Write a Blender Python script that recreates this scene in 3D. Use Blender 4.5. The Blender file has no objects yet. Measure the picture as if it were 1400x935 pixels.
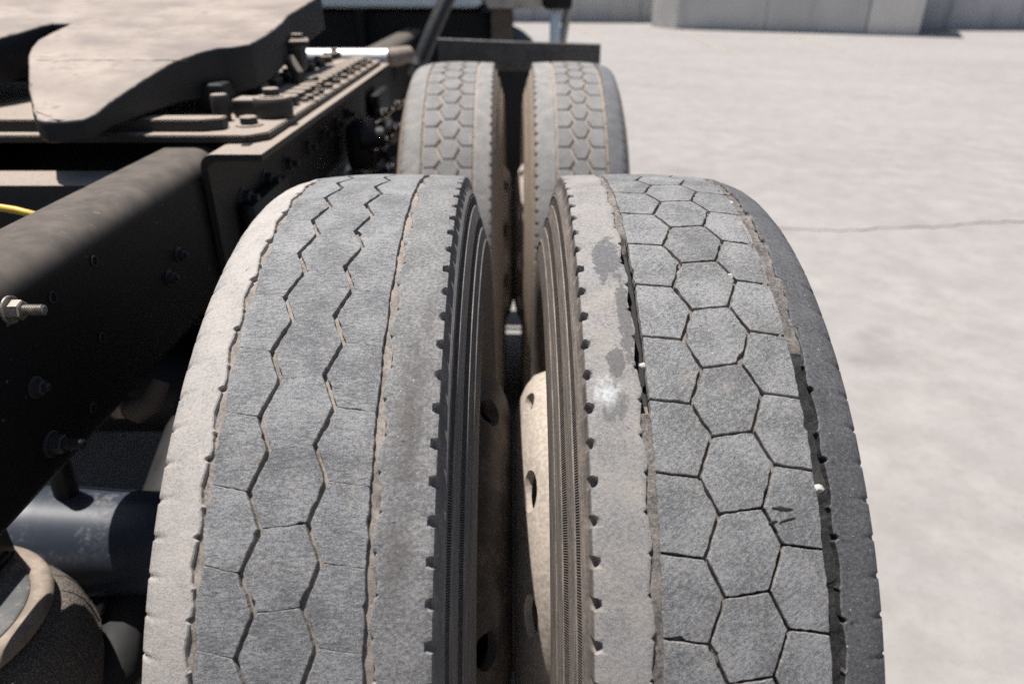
import bpy, bmesh, math, random
from mathutils import Vector, Matrix
from mathutils import noise as mnoise

# ------------------------------------------------------------------ camera, sky, sun, exposure
SC = bpy.context.scene
COL = SC.collection
R = 0.5222            # tyre radius
AZ = 0.5222           # axle height
TAND = 1.30           # distance between the two drive axles
NROW = 54
ROW = 2 * math.pi / NROW

cam_data = bpy.data.cameras.new('camera')
cam = bpy.data.objects.new('camera', cam_data)
COL.objects.link(cam)
cam.location = (0.0, -0.8008, 1.2578)
cam.rotation_euler = (math.pi / 2 - 0.4711, 0, 0)
cam_data.sensor_fit = 'HORIZONTAL'
cam_data.sensor_width = 36.0
cam_data.lens = 36.0 * 983.3 / 1400
cam_data.shift_x = -2 / 1400
cam_data.clip_start = 0.02
cam_data.clip_end = 2000
cam_data.dof.use_dof = True
cam_data.dof.focus_distance = 0.66
cam_data.dof.aperture_fstop = 4.4
cam_data.dof.aperture_blades = 9
SC.camera = cam

SUN_DIR = Vector((-0.195, 0.16, 0.955)).normalized()      # towards the sun
world = bpy.data.worlds.new('World')
SC.world = world
world.use_nodes = True
wn = world.node_tree.nodes
wl = world.node_tree.links
wn.clear()
sky = wn.new('ShaderNodeTexSky')
sky.sky_type = 'NISHITA'
sky.sun_disc = False
sky.sun_elevation = math.asin(SUN_DIR.z)
sky.sun_rotation = math.atan2(SUN_DIR.x, SUN_DIR.y)
sky.dust_density = 1.5
bg = wn.new('ShaderNodeBackground')
bg.inputs['Strength'].default_value = 0.055
wo = wn.new('ShaderNodeOutputWorld')
wl.new(sky.outputs['Color'], bg.inputs['Color'])
wl.new(bg.outputs['Background'], wo.inputs['Surface'])

sun_data = bpy.data.lights.new('sun', 'SUN')
sun_data.energy = 5.0
sun_data.angle = math.radians(0.53)
sun_data.color = (1.0, 0.965, 0.92)
sun = bpy.data.objects.new('sun', sun_data)
COL.objects.link(sun)
sun.rotation_euler = SUN_DIR.to_track_quat('Z', 'Y').to_euler()

SC.view_settings.view_transform = 'Standard'
SC.view_settings.look = 'None'
SC.view_settings.gamma = 1.0
SC.view_settings.exposure = 0.56
SC.view_settings.use_curve_mapping = False
SC.render.engine = 'CYCLES'
SC.cycles.use_denoising = False
SC.cycles.sample_clamp_indirect = 4.0
SC.cycles.max_bounces = 6

rnd = random.Random(11)

# ------------------------------------------------------------------ materials
class NB:
    """Tiny node-tree builder."""
    def __init__(self, name):
        self.m = bpy.data.materials.new(name)
        self.m.use_nodes = True
        self.nt = self.m.node_tree
        self.nt.nodes.clear()
        self.out = self.nt.nodes.new('ShaderNodeOutputMaterial')
        self.b = self.nt.nodes.new('ShaderNodeBsdfPrincipled')
        self.nt.links.new(self.b.outputs[0], self.out.inputs['Surface'])
    def n(self, t, **kw):
        x = self.nt.nodes.new(t)
        for k, v in kw.items():
            setattr(x, k, v)
        return x
    def put(self, sock, v):
        if hasattr(v, 'is_linked'):
            self.nt.links.new(v, sock)
        else:
            if isinstance(v, tuple) and len(v) == 3 and len(sock.default_value) == 4:
                v = v + (1.0,)
            sock.default_value = v
    def coords(self, kind='Object', scale=(1, 1, 1), rot=0.0, loc=(0, 0, 0)):
        t = self.n('ShaderNodeTexCoord')
        mp = self.n('ShaderNodeMapping')
        self.nt.links.new(t.outputs[kind], mp.inputs['Vector'])
        mp.inputs['Scale'].default_value = scale
        mp.inputs['Location'].default_value = loc
        if rot:
            # rotate first, then scale
            mp0 = self.n('ShaderNodeMapping')
            mp0.inputs['Rotation'].default_value = (0, 0, rot)
            self.nt.links.new(t.outputs[kind], mp0.inputs['Vector'])
            self.nt.links.new(mp0.outputs[0], mp.inputs['Vector'])
        return mp.outputs[0]
    def noise(self, vec, scale=1.0, detail=5.0, rough=0.6, dist=0.0):
        x = self.n('ShaderNodeTexNoise')
        self.put(x.inputs['Vector'], vec)
        x.inputs['Scale'].default_value = scale
        x.inputs['Detail'].default_value = detail
        x.inputs['Roughness'].default_value = rough
        x.inputs['Distortion'].default_value = dist
        return x.outputs['Fac']
    def ramp(self, fac, a, b, lo=0.0, hi=1.0, smooth=True):
        x = self.n('ShaderNodeMapRange', interpolation_type='SMOOTHSTEP' if smooth else 'LINEAR')
        self.put(x.inputs['Value'], fac)
        x.inputs['From Min'].default_value = a
        x.inputs['From Max'].default_value = b
        x.inputs['To Min'].default_value = lo
        x.inputs['To Max'].default_value = hi
        return x.outputs[0]
    def math(self, op, a, b=0.0, c=None):
        x = self.n('ShaderNodeMath', operation=op)
        self.put(x.inputs[0], a)
        self.put(x.inputs[1], b)
        if c is not None:
            self.put(x.inputs[2], c)
        return x.outputs[0]
    def mix(self, fac, a, b, blend='MIX'):
        x = self.n('ShaderNodeMix', data_type='RGBA', blend_type=blend)
        self.put(x.inputs[0], fac)
        self.put(x.inputs[6], a)
        self.put(x.inputs[7], b)
        return x.outputs[2]
    def attr(self, name):
        x = self.n('ShaderNodeAttribute', attribute_name=name)
        return x.outputs['Fac']
    def bump(self, h, strength=0.5, dist=0.001, normal=None):
        x = self.n('ShaderNodeBump')
        x.inputs['Strength'].default_value = strength
        x.inputs['Distance'].default_value = dist
        self.put(x.inputs['Height'], h)
        if normal is not None:
            self.put(x.inputs['Normal'], normal)
        return x.outputs[0]
    def done(self, col, rough=0.8, metal=0.0, normal=None, spec=0.4):
        self.put(self.b.inputs['Base Color'], col)
        self.put(self.b.inputs['Roughness'], rough)
        self.put(self.b.inputs['Metallic'], metal)
        self.put(self.b.inputs['Specular IOR Level'], spec)
        if normal is not None:
            self.put(self.b.inputs['Normal'], normal)
        return self.m


def tread_mat(name, lo, hi, dust, dust_amt, rot=0.0, edge=0.7, streak=1.0, flecks=0.5, seed=0.0, rough=0.78, patches=None):
    """Worn rubber: buffed streaks across the tread, caked dust, pale grit. UV is in metres."""
    b = NB(name)
    v1 = b.coords('UV', (120, 430, 1), rot, (seed, seed * 2, 0))
    st = b.noise(v1, 1.0, 8, 0.72, 0.6)
    v0 = b.coords('UV', (1, 1, 1), 0, (seed, 0, 0))
    big = b.noise(v0, 26, 5, 0.6)
    fine = b.noise(v0, 900, 4, 0.75)
    mid = b.noise(v0, 300, 6, 0.7)
    t = b.math('ADD', b.math('MULTIPLY', st, 0.52 * streak), b.math('MULTIPLY', mid, 0.48 + 0.52 * (1 - streak)))
    t = b.math('ADD', t, b.math('MULTIPLY', b.math('SUBTRACT', fine, 0.5), 0.95))
    t = b.math('ADD', t, b.math('MULTIPLY', b.math('SUBTRACT', big, 0.5), 0.40))
    oi = b.n('ShaderNodeObjectInfo')
    t = b.math('ADD', t, b.math('MULTIPLY', b.math('SUBTRACT', oi.outputs['Random'], 0.5), 0.06))
    col = b.mix(b.ramp(t, 0.36, 0.67), lo, hi)
    # caked dust
    dn = b.noise(b.coords('UV', (1, 1, 1), 0, (seed + 3.1, 1.7, 0)), 34, 8, 0.68)
    dn = b.math('ADD', dn, b.math('MULTIPLY', b.math('SUBTRACT', mid, 0.5), 0.35))
    dm = b.ramp(dn, 0.66 - 0.6 * dust_amt, 1.02 - 0.55 * dust_amt)
    e = b.attr('edge')
    em = b.ramp(b.math('ADD', e, b.math('MULTIPLY', b.math('SUBTRACT', mid, 0.5), 1.1)), 0.35, 0.95, 0, edge)
    dm = b.math('MAXIMUM', dm, em)
    dcol = b.mix(b.ramp(b.noise(v0, 420, 4, 0.7), 0.3, 0.75), tuple(c * 0.80 for c in dust), dust)
    col = b.mix(b.math('MULTIPLY', dm, 0.85), col, dcol)
    if patches:
        for (cu, cv, ru, rv, pc, soft) in patches:
            c = b.coords('UV', (1 / ru, 1 / rv, 1), 0, (-cu / ru, -cv / rv, 0))
            ln = b.n('ShaderNodeVectorMath', operation='LENGTH')
            b.put(ln.inputs[0], c)
            wob = b.noise(b.coords('UV', (1, 1, 1), 0, (cv, cu, 0)), 95, 6, 0.65)
            d = b.math('ADD', ln.outputs['Value'], b.math('MULTIPLY', b.math('SUBTRACT', wob, 0.5), 2.4))
            pm = b.ramp(d, 1.0 - soft, 1.0, 1, 0)
            col = b.mix(b.math('MULTIPLY', pm, 0.9), col, b.mix(b.ramp(mid, 0.3, 0.7), tuple(x * 0.6 for x in pc), pc))
    # pale grit and nicks
    fl = b.noise(b.coords('UV', (330, 480, 1), 0.5, (seed, 9, 0)), 1.0, 3, 0.6)
    col = b.mix(b.ramp(fl, 0.665, 0.72, 0, min(1.0, flecks * 1.6)), col, (0.46, 0.45, 0.44))
    dk = b.noise(b.coords('UV', (150, 470, 1), -0.15 + rot, (seed, 19, 0)), 1.0, 3, 0.6)
    col = b.mix(b.ramp(dk, 0.655, 0.71, 0, min(1.0, 1.5 * flecks)), col, (0.03, 0.03, 0.03))
    h = b.math('ADD', b.math('MULTIPLY', st, 0.7 * streak), b.math('MULTIPLY', fine, 0.35))
    h = b.math('ADD', h, b.math('MULTIPLY', mid, 0.6))
    h = b.math('SUBTRACT', h, b.math('MULTIPLY', b.ramp(dk, 0.68, 0.75), 0.5))
    return b.done(col, rough, 0, b.bump(h, 0.9, 0.0013), 0.35)


def grime_mat(name, base, dust, amt=0.5, rough=0.6, metal=0.0, scale=30, bump=0.3, dist=0.001, spec=0.4, up=False, speck=0.0):
    """Painted or bare metal under dust; `up` lets dust settle on upward faces."""
    b = NB(name)
    v = b.coords('Object')
    n1 = b.noise(v, scale, 8, 0.65)
    n2 = b.noise(v, scale * 9, 5, 0.65)
    n3 = b.noise(v, scale * 0.22, 4, 0.55)
    m = b.math('ADD', b.math('MULTIPLY', n1, 0.6), b.math('MULTIPLY', n3, 0.4))
    m = b.math('ADD', m, b.math('MULTIPLY', b.math('SUBTRACT', n2, 0.5), 0.35))
    f = b.ramp(m, 0.78 - 0.62 * amt, 0.98 - 0.62 * amt)
    if up:
        g = b.n('ShaderNodeNewGeometry')
        s = b.n('ShaderNodeSeparateXYZ')
        b.put(s.inputs[0], g.outputs['Normal'])
        f = b.math('MULTIPLY', f, b.ramp(s.outputs['Z'], 0.1, 0.85, 0.03, 1.0))
    d2 = b.mix(b.ramp(n2, 0.3, 0.72), tuple(c * 0.66 for c in dust), dust)
    col = b.mix(f, b.mix(b.ramp(n1, 0.3, 0.7), tuple(c * 0.75 for c in base), base), d2)
    if speck:
        sp = b.noise(v, scale * 22, 2, 0.5)
        col = b.mix(b.ramp(sp, 0.70, 0.76, 0, speck), col, (0.4, 0.38, 0.35))
    r = b.math('ADD', b.math('MULTIPLY', f, 0.9 - rough), rough)
    mt = b.math('MULTIPLY', b.math('SUBTRACT', 1.0, f), metal)
    h = b.math('ADD', n1, b.math('MULTIPLY', n2, 0.4))
    return b.done(col, r, mt, b.bump(h, bump, dist), spec)


def plate_mat():
    """Scraped coupling plate: caked grease dust, darker rubbed arcs, dark bare sides."""
    b = NB('greasy dusty coupling plate')
    v = b.coords('Object')
    g = b.n('ShaderNodeNewGeometry')
    sp = b.n('ShaderNodeSeparateXYZ')
    b.put(sp.inputs[0], g.outputs['Normal'])
    big = b.noise(v, 6, 7, 0.62)
    arc = b.noise(b.coords('Object', (5, 10, 5), 0.45), 1.0, 8, 0.68)
    fine = b.noise(v, 160, 6, 0.7)
    mid = b.noise(v, 38, 6, 0.65)
    top = b.mix(b.ramp(big, 0.3, 0.7), (0.22, 0.18, 0.152), (0.36, 0.295, 0.248))
    top = b.mix(b.ramp(arc, 0.48, 0.66, 0, 0.55), top, (0.16, 0.138, 0.124))
    top = b.mix(b.ramp(b.math('ADD', mid, b.math('MULTIPLY', b.math('SUBTRACT', big, 0.5), 0.7)), 0.56, 0.78, 0, 0.6), top, (0.085, 0.066, 0.054))
    top = b.mix(b.ramp(fine, 0.55, 0.72, 0, 0.4), top, (0.38, 0.325, 0.28))
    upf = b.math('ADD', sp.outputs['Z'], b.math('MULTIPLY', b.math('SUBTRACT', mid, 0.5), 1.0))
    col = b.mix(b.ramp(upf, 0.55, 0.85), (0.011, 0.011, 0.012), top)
    h = b.math('ADD', b.math('MULTIPLY', fine, 0.3), mid)
    return b.done(col, 0.62, 0, b.bump(h, 0.25, 0.0012), 0.4)


def plain_mat(name, col, rough=0.5, metal=0.0, spec=0.5, scale=40, var=0.25):
    b = NB(name)
    n = b.noise(b.coords('Object'), scale, 6, 0.6)
    c = b.mix(b.ramp(n, 0.25, 0.75), tuple(x * (1 - var) for x in col), tuple(min(1, x * (1 + var)) for x in col))
    return b.done(c, b.ramp(n, 0.2, 0.8, max(0.03, rough - 0.1), min(1, rough + 0.12)), metal, b.bump(n, 0.12, 0.001), spec)


DUST = (0.40, 0.345, 0.295)
M = {}
M['tread_a'] = tread_mat('worn tread rubber buffed across', (0.098, 0.099, 0.102), (0.292, 0.291, 0.293), DUST, 0.22, 0.04, 0.32, 1.0, 0.5, 0.0)
M['tread_b'] = tread_mat('worn tread rubber buffed at a slant', (0.092, 0.092, 0.094), (0.28, 0.278, 0.278), DUST, 0.24, -0.75, 0.38, 0.85, 0.5, 5.3)
M['rib_a_out'] = tread_mat('dust caked shoulder rubber', (0.25, 0.235, 0.222), (0.41, 0.385, 0.36), (0.48, 0.435, 0.395), 0.60, 1.35, 0.5, 0.6, 0.4, 2.1)
M['rib_a_in'] = tread_mat('patchy dusty shoulder rubber', (0.115, 0.112, 0.112), (0.265, 0.258, 0.255), (0.38, 0.345, 0.315), 0.30, 0.3, 0.6, 0.35, 0.85, 7.7,
                         patches=[(0.083, -0.330, 0.017, 0.090, (0.135, 0.122, 0.115), 0.9), (0.088, -0.445, 0.015, 0.040, (0.15, 0.138, 0.13), 0.9), (0.074, -0.235, 0.012, 0.035, (0.16, 0.15, 0.145), 0.9)])
M['rib_b_in'] = tread_mat('mud stained shoulder rubber', (0.165, 0.158, 0.153), (0.285, 0.272, 0.262), (0.36, 0.32, 0.285), 0.48, 0.9, 0.5, 0.3, 0.45, 12.4,
                          patches=[(0.088, -0.160, 0.016, 0.034, (0.135, 0.134, 0.14), 0.25), (0.097, -0.235, 0.007, 0.055, (0.145, 0.138, 0.135), 0.25),
                                   (0.087, -0.283, 0.008, 0.017, (0.14, 0.135, 0.133), 0.2), (0.082, -0.322, 0.014, 0.017, (0.17, 0.166, 0.163), 0.3),
                                   (0.077, -0.312, 0.015, 0.020, (0.60, 0.60, 0.595), 0.9)])
M['rib_b_out'] = tread_mat('dark grey shoulder rubber with grit', (0.055, 0.054, 0.058), (0.125, 0.123, 0.128), (0.30, 0.27, 0.245), 0.12, 0.2, 0.15, 0.2, 0.75, 17.0)
M['floor_a'] = tread_mat('dust packed groove floor', (0.12, 0.105, 0.095), (0.28, 0.245, 0.215), (0.36, 0.31, 0.27), 0.6, 0, 0, 0.2, 0.2, 3.0)
M['floor_b'] = tread_mat('dusty groove floor', (0.07, 0.066, 0.063), (0.22, 0.195, 0.175), (0.36, 0.31, 0.27), 0.42, 0, 0, 0.2, 0.2, 8.0)
M['groove_shade'] = tread_mat('groove rubber with painted shade', (0.022, 0.022, 0.023), (0.06, 0.058, 0.056), (0.22, 0.19, 0.165), 0.10, 0, 0, 0.2, 0.2, 4.0)  # shade of the deep grooves put into the colour of floor and rib wall
M['tread_far'] = tread_mat('half worn tread rubber', (0.15, 0.145, 0.142), (0.27, 0.262, 0.257), (0.40, 0.33, 0.27), 0.25, 0.1, 0.8, 0.7, 0.3, 21.0)
M['rib_far'] = tread_mat('half worn shoulder rubber', (0.17, 0.165, 0.16), (0.30, 0.29, 0.282), (0.42, 0.36, 0.305), 0.40, 0.1, 0.7, 0.5, 0.3, 25.0)
M['rib_far_out'] = tread_mat('grey outer shoulder rubber', (0.09, 0.09, 0.095), (0.18, 0.18, 0.187), (0.36, 0.32, 0.29), 0.22, 0.1, 0.3, 0.5, 0.3, 27.0)
M['floor_far'] = tread_mat('tan dust in tread grooves', (0.22, 0.18, 0.145), (0.40, 0.33, 0.27), (0.46, 0.38, 0.31), 0.75, 0, 0, 0.2, 0.1, 29.0)


def side_mat(name, base, dust, amt):
    b = NB(name)
    v = b.coords('UV')
    n1 = b.noise(b.coords('UV', (220, 20, 1)), 1.0, 6, 0.6)
    n2 = b.noise(v, 320, 5, 0.65)
    f = b.ramp(b.math('ADD', b.math('MULTIPLY', n1, 0.6), b.math('MULTIPLY', n2, 0.4)), 0.75 - 0.6 * amt, 1.0 - 0.6 * amt)
    col = b.mix(f, base, b.mix(n2, tuple(c * 0.7 for c in dust), dust))
    return b.done(col, 0.72, 0, b.bump(n2, 0.25, 0.0006), 0.35)


def serrated_mat(name, base, dust):
    """Band of fine radial teeth moulded into a sidewall."""
    b = NB(name)
    t = b.n('ShaderNodeTexCoord')
    s = b.n('ShaderNodeSeparateXYZ')
    b.put(s.inputs[0], t.outputs['UV'])
    w = b.math('SINE', b.math('MULTIPLY', s.outputs['Y'], 2 * math.pi / 0.0024))
    n2 = b.noise(b.coords('UV'), 160, 4, 0.6)
    top = b.ramp(w, -0.2, 0.7)
    col = b.mix(b.math('MULTIPLY', top, b.ramp(n2, 0.25, 0.6, 0.35, 1.0)), base, dust)
    return b.done(col, 0.7, 0, b.bump(w, 0.9, 0.0009), 0.3)


M['side_a'] = side_mat('dark sidewall rubber', (0.13, 0.122, 0.116), (0.29, 0.262, 0.24), 0.55)
M['serr_a'] = serrated_mat('dark serrated rubber band', (0.014, 0.014, 0.014), (0.20, 0.185, 0.175))
M['side_b'] = side_mat('brown dusted sidewall rubber', (0.11, 0.095, 0.083), (0.27, 0.225, 0.19), 0.60)
M['serr_b'] = serrated_mat('brown dusted serrated rubber band', (0.016, 0.014, 0.013), (0.20, 0.17, 0.15))
M['side_far'] = side_mat('tan dusted sidewall rubber', (0.12, 0.10, 0.083), (0.36, 0.285, 0.22), 0.75)
M['notch'] = plain_mat('black rubber inside notches', (0.018, 0.018, 0.018), 0.85)
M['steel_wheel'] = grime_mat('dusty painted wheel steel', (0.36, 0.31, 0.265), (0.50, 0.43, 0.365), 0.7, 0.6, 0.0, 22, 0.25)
M['steel_wheel_dark'] = grime_mat('dark brown wheel steel', (0.10, 0.085, 0.072), (0.24, 0.195, 0.16), 0.5, 0.6, 0.0, 22, 0.25)  # deeper brown than the other wheel steel
M['frame'] = grime_mat('black chassis paint with road film', (0.007, 0.007, 0.008), (0.13, 0.112, 0.097), 0.85, 0.45, 0.0, 3, 0.05, 0.0005, 0.18, up=True, speck=0.2)
M['black'] = grime_mat('black chassis parts', (0.007, 0.007, 0.008), (0.06, 0.051, 0.044), 0.35, 0.5, 0.0, 30, 0.2, up=True)
M['dusty_black'] = grime_mat('dusty black steel', (0.012, 0.0115, 0.011), (0.36, 0.30, 0.25), 0.95, 0.55, 0.0, 35, 0.35, up=True)
M['plate'] = plate_mat()
M['axle'] = grime_mat('blue black axle paint', (0.030, 0.037, 0.052), (0.16, 0.15, 0.145), 0.42, 0.4, 0.0, 16, 0.15, up=True)
M['bolt'] = grime_mat('zinc plated bolt', (0.42, 0.38, 0.33), (0.30, 0.24, 0.19), 0.45, 0.38, 0.85, 120, 0.3, 0.0004)
M['bolt_dark'] = grime_mat('dark zinc bolt', (0.045, 0.047, 0.052), (0.07, 0.06, 0.053), 0.35, 0.45, 0.4, 120, 0.3, 0.0004)
M['chrome'] = plain_mat('bright aluminium tube', (0.82, 0.80, 0.77), 0.45, 0.35, 0.5, 25, 0.08)
M['brass'] = plain_mat('bright metal fitting', (0.75, 0.70, 0.62), 0.18, 1.0, 0.5, 60, 0.1)
M['hose'] = plain_mat('black rubber hose', (0.018, 0.018, 0.019), 0.5, 0, 0.5, 60, 0.3)
M['yellow'] = plain_mat('yellow air line', (0.62, 0.40, 0.05), 0.45, 0, 0.5, 60, 0.15)
M['bead'] = grime_mat('tan dust coated bead ring', (0.25, 0.20, 0.16), (0.37, 0.30, 0.245), 0.55, 0.75, 0.0, 45, 0.35, 0.0012)
M['cap'] = grime_mat('dusty steel cap plate', (0.10, 0.10, 0.10), (0.30, 0.265, 0.23), 0.55, 0.55, 0.2, 40, 0.3)
M['cab'] = plain_mat('pale blue cab paint', (0.52, 0.62, 0.70), 0.3, 0, 0.5, 3, 0.05)
M['cab_dark'] = plain_mat('black cab underbody', (0.008, 0.008, 0.009), 0.7, 0, 0.3, 10, 0.3)
M['flap'] = grime_mat('grey black fender plate', (0.055, 0.053, 0.052), (0.13, 0.12, 0.112), 0.55, 0.5, 0.0, 10, 0.12)
M['rubber_flap'] = plain_mat('black rubber flap', (0.016, 0.016, 0.016), 0.7, 0, 0.4, 30, 0.3)
M['step'] = plain_mat('beige grey step housing', (0.34, 0.32, 0.29), 0.5, 0, 0.4, 12, 0.3)
M['brown'] = plain_mat('brown dusted bracket', (0.10, 0.08, 0.065), 0.7, 0, 0.4, 12, 0.25)
M['pebble'] = plain_mat('white stone', (0.46, 0.445, 0.41), 0.9, 0, 0.2, 300, 0.15)


def bellows_mat():
    b = NB('pebbled bellows rubber')
    v = b.coords('Object')
    vo = b.n('ShaderNodeTexVoronoi', feature='F1')
    b.put(vo.inputs['Vector'], v)
    vo.inputs['Scale'].default_value = 420
    n = b.noise(v, 60, 5, 0.6)
    d = vo.outputs['Distance']
    col = b.mix(b.ramp(d, 0.1, 0.6), (0.26, 0.22, 0.185), (0.085, 0.073, 0.063))
    col = b.mix(b.ramp(n, 0.45, 0.7), col, (0.115, 0.099, 0.086))
    h = b.math('SUBTRACT', 1.0, d)
    return b.done(col, 0.75, 0, b.bump(h, 0.8, 0.0012), 0.35)


M['bellows'] = bellows_mat()


def ground_mat():
    b = NB('sun bleached concrete')
    v = b.coords('Object')
    n1 = b.noise(v, 0.35, 6, 0.6)
    n2 = b.noise(v, 5.5, 9, 0.72)
    n3 = b.noise(v, 38, 7, 0.75)
    n4 = b.noise(v, 260, 4, 0.7)
    ns = b.noise(b.coords('Object', (0.8, 1.5, 1), 0.35), 1.0, 7, 0.68)
    col = b.mix(b.ramp(n2, 0.25, 0.75), (0.238, 0.222, 0.210), (0.325, 0.305, 0.290))
    col = b.mix(b.ramp(ns, 0.38, 0.70, 0, 0.5), col, (0.225, 0.212, 0.208))
    col = b.mix(b.ramp(n1, 0.4, 0.75, 0, 0.4), col, (0.34, 0.322, 0.312))
    col = b.mix(b.ramp(n3, 0.50, 0.78, 0, 0.45), col, (0.17, 0.16, 0.155))
    col = b.mix(b.ramp(n4, 0.60, 0.75, 0, 0.55), col, (0.45, 0.43, 0.42))
    st = b.noise(b.coords('Object', (1, 1, 1), 0, (7, 3, 0)), 1.4, 6, 0.62)
    col = b.mix(b.ramp(st, 0.60, 0.78, 0, 0.6), col, (0.17, 0.16, 0.155))
    h = b.math('ADD', n3, b.math('MULTIPLY', n4, 0.5))
    return b.done(col, 0.9, 0, b.bump(h, 0.5, 0.003), 0.25)


M['ground'] = ground_mat()


def concrete_mat(name, c, stain, amt):
    b = NB(name)
    v = b.coords('Object')
    n1 = b.noise(v, 0.9, 7, 0.62)
    n2 = b.noise(v, 9, 6, 0.65)
    ns = b.noise(b.coords('Object', (2.2, 2.2, 0.22)), 1.0, 6, 0.6)
    col = b.mix(b.ramp(n1, 0.3, 0.7), tuple(x * 0.86 for x in c), c)
    col = b.mix(b.ramp(ns, 0.52, 0.72, 0, amt), col, stain)
    col = b.mix(b.ramp(n2, 0.5, 0.8, 0, 0.3), col, tuple(x * 0.7 for x in c))
    return b.done(col, 0.9, 0, b.bump(n2, 0.4, 0.01), 0.25)


M['wall'] = concrete_mat('grey board marked concrete', (0.54, 0.54, 0.535), (0.33, 0.33, 0.335), 0.65)
M['wall_rough_and_lit'] = concrete_mat('pale rough and sunlit concrete', (0.70, 0.68, 0.645), (0.50, 0.48, 0.46), 0.4)  # for the rough pillar, and for an end with sunlight put into its colour
M['wall_stained'] = concrete_mat('stained concrete', (0.56, 0.565, 0.575), (0.22, 0.23, 0.245), 0.85)
M['line'] = concrete_mat('faded yellow road paint', (0.36, 0.315, 0.25), (0.31, 0.29, 0.27), 0.95)
M['crack'] = plain_mat('dirt in crack', (0.195, 0.184, 0.175), 0.95)
M['stain'] = plain_mat('oil stain', (0.15, 0.14, 0.135), 0.8, 0, 0.4, 30, 0.4)

# ------------------------------------------------------------------ mesh helpers
class MB:
    def __init__(self):
        self.v = []; self.f = []; self.mi = []; self.uv = {}; self.edge = {}
    def vert(self, p, uv=None, e=0.0):
        i = len(self.v)
        self.v.append(tuple(p))
        self.uv[i] = uv if uv is not None else (p[0], p[1])
        self.edge[i] = e
        return i
    def face(self, idx, m=0):
        self.f.append(tuple(idx)); self.mi.append(m)
    def add(self, o):
        k = len(self.v)
        self.v += o.v
        for i in range(len(o.v)):
            self.uv[k + i] = o.uv[i]; self.edge[k + i] = o.edge[i]
        for f, m in zip(o.f, o.mi):
            self.f.append(tuple(j + k for j in f)); self.mi.append(m)
        return self
    def grid(self, rows, closed_u=False, closed_v=False, m=0, flip=False, mats=None):
        """rows: list of lists of vertex ids; mats: material per column strip."""
        nr = len(rows); nc = len(rows[0])
        for i in range(nr if closed_v else nr - 1):
            for j in range(nc if closed_u else nc - 1):
                a, b_ = rows[i][j], rows[i][(j + 1) % nc]
                c, d = rows[(i + 1) % nr][(j + 1) % nc], rows[(i + 1) % nr][j]
                q = (a, d, c, b_) if flip else (a, b_, c, d)
                self.face(q, mats[j] if mats else m)
    def box(self, c, s, bev=0.0, rot=None, m=0):
        """Box with chamfered edges."""
        hx, hy, hz = s[0] / 2, s[1] / 2, s[2] / 2
        bm = bmesh.new()
        bmesh.ops.create_cube(bm, size=1.0)
        for v in bm.verts:
            v.co = Vector((v.co.x * s[0], v.co.y * s[1], v.co.z * s[2]))
        if bev > 0:
            bmesh.ops.bevel(bm, geom=bm.edges[:] + bm.verts[:], offset=min(bev, 0.45 * min(s)), segments=2, affect='EDGES', profile=0.5)
        self.from_bm(bm, c, rot, m)
        return self
    def from_bm(self, bm, c=(0, 0, 0), rot=None, m=0):
        bm.verts.index_update()
        k = len(self.v)
        mt = (rot or Matrix.Identity(3))
        for v in bm.verts:
            p = mt @ v.co + Vector(c)
            self.vert(p)
        for f in bm.faces:
            self.face([v.index + k for v in f.verts], m)
        bm.free()
    def tube(self, pts, r, n=12, cap=True, m=0):
        """Round bar along a path; r is a number or one per point."""
        pts = [Vector(p) for p in pts]
        rs = r if isinstance(r, (list, tuple)) else [r] * len(pts)
        rows = []
        up = None
        for i, p in enumerate(pts):
            t = (pts[min(i + 1, len(pts) - 1)] - pts[max(i - 1, 0)]).normalized()
            if up is None:
                up = t.orthogonal().normalized()
            up = (up - t * up.dot(t)).normalized()
            w = t.cross(up)
            rows.append([self.vert(p + rs[i] * (math.cos(2 * math.pi * j / n) * up + math.sin(2 * math.pi * j / n) * w)) for j in range(n)])
        self.grid(rows, closed_u=True, m=m)
        if cap:
            self.face(rows[0][::-1], m); self.face(rows[-1], m)
        return self
    def build(self, name, mats, parent=None, smooth=35, kind=None):
        me = bpy.data.meshes.new(name)
        me.from_pydata(self.v, [], self.f)
        mats = mats if isinstance(mats, (list, tuple)) else [mats]
        for x in mats:
            me.materials.append(M[x] if isinstance(x, str) else x)
        me.polygons.foreach_set('material_index', self.mi)
        ul = me.uv_layers.new(name='UVMap')
        buf = [0.0] * (2 * len(me.loops))
        for l in me.loops:
            u = self.uv[l.vertex_index]
            buf[2 * l.index] = u[0]; buf[2 * l.index + 1] = u[1]
        ul.data.foreach_set('uv', buf)
        at = me.attributes.new('edge', 'FLOAT', 'POINT')
        at.data.foreach_set('value', [self.edge[i] for i in range(len(self.v))])
        me.update()
        me.polygons.foreach_set('use_smooth', [True] * len(me.polygons))
        me.set_sharp_from_angle(angle=math.radians(smooth))
        return link(name, me, parent, kind)


def link(name, data, parent=None, kind=None):
    o = bpy.data.objects.new(name, data)
    COL.objects.link(o)
    if parent is not None:
        o.parent = parent
        o.matrix_parent_inverse = Matrix.Translation(-WLOC[parent])
    WLOC[o] = Vector((0, 0, 0))
    if kind:
        o['kind'] = kind
    return o


WLOC = {}


def empty(name, loc, parent=None):
    """Empty at world position loc."""
    o = bpy.data.objects.new(name, None)
    COL.objects.link(o)
    o.empty_display_size = 0.05
    if parent is not None:
        o.parent = parent
        o.matrix_parent_inverse = Matrix.Translation(-WLOC[parent])
    o.location = loc
    WLOC[o] = Vector(loc)
    return o


def tag(o, label, cat=None, group=None, kind=None):
    o['label'] = label
    if cat: o['category'] = cat
    if group: o['group'] = group
    if kind: o['kind'] = kind
    return o


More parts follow.
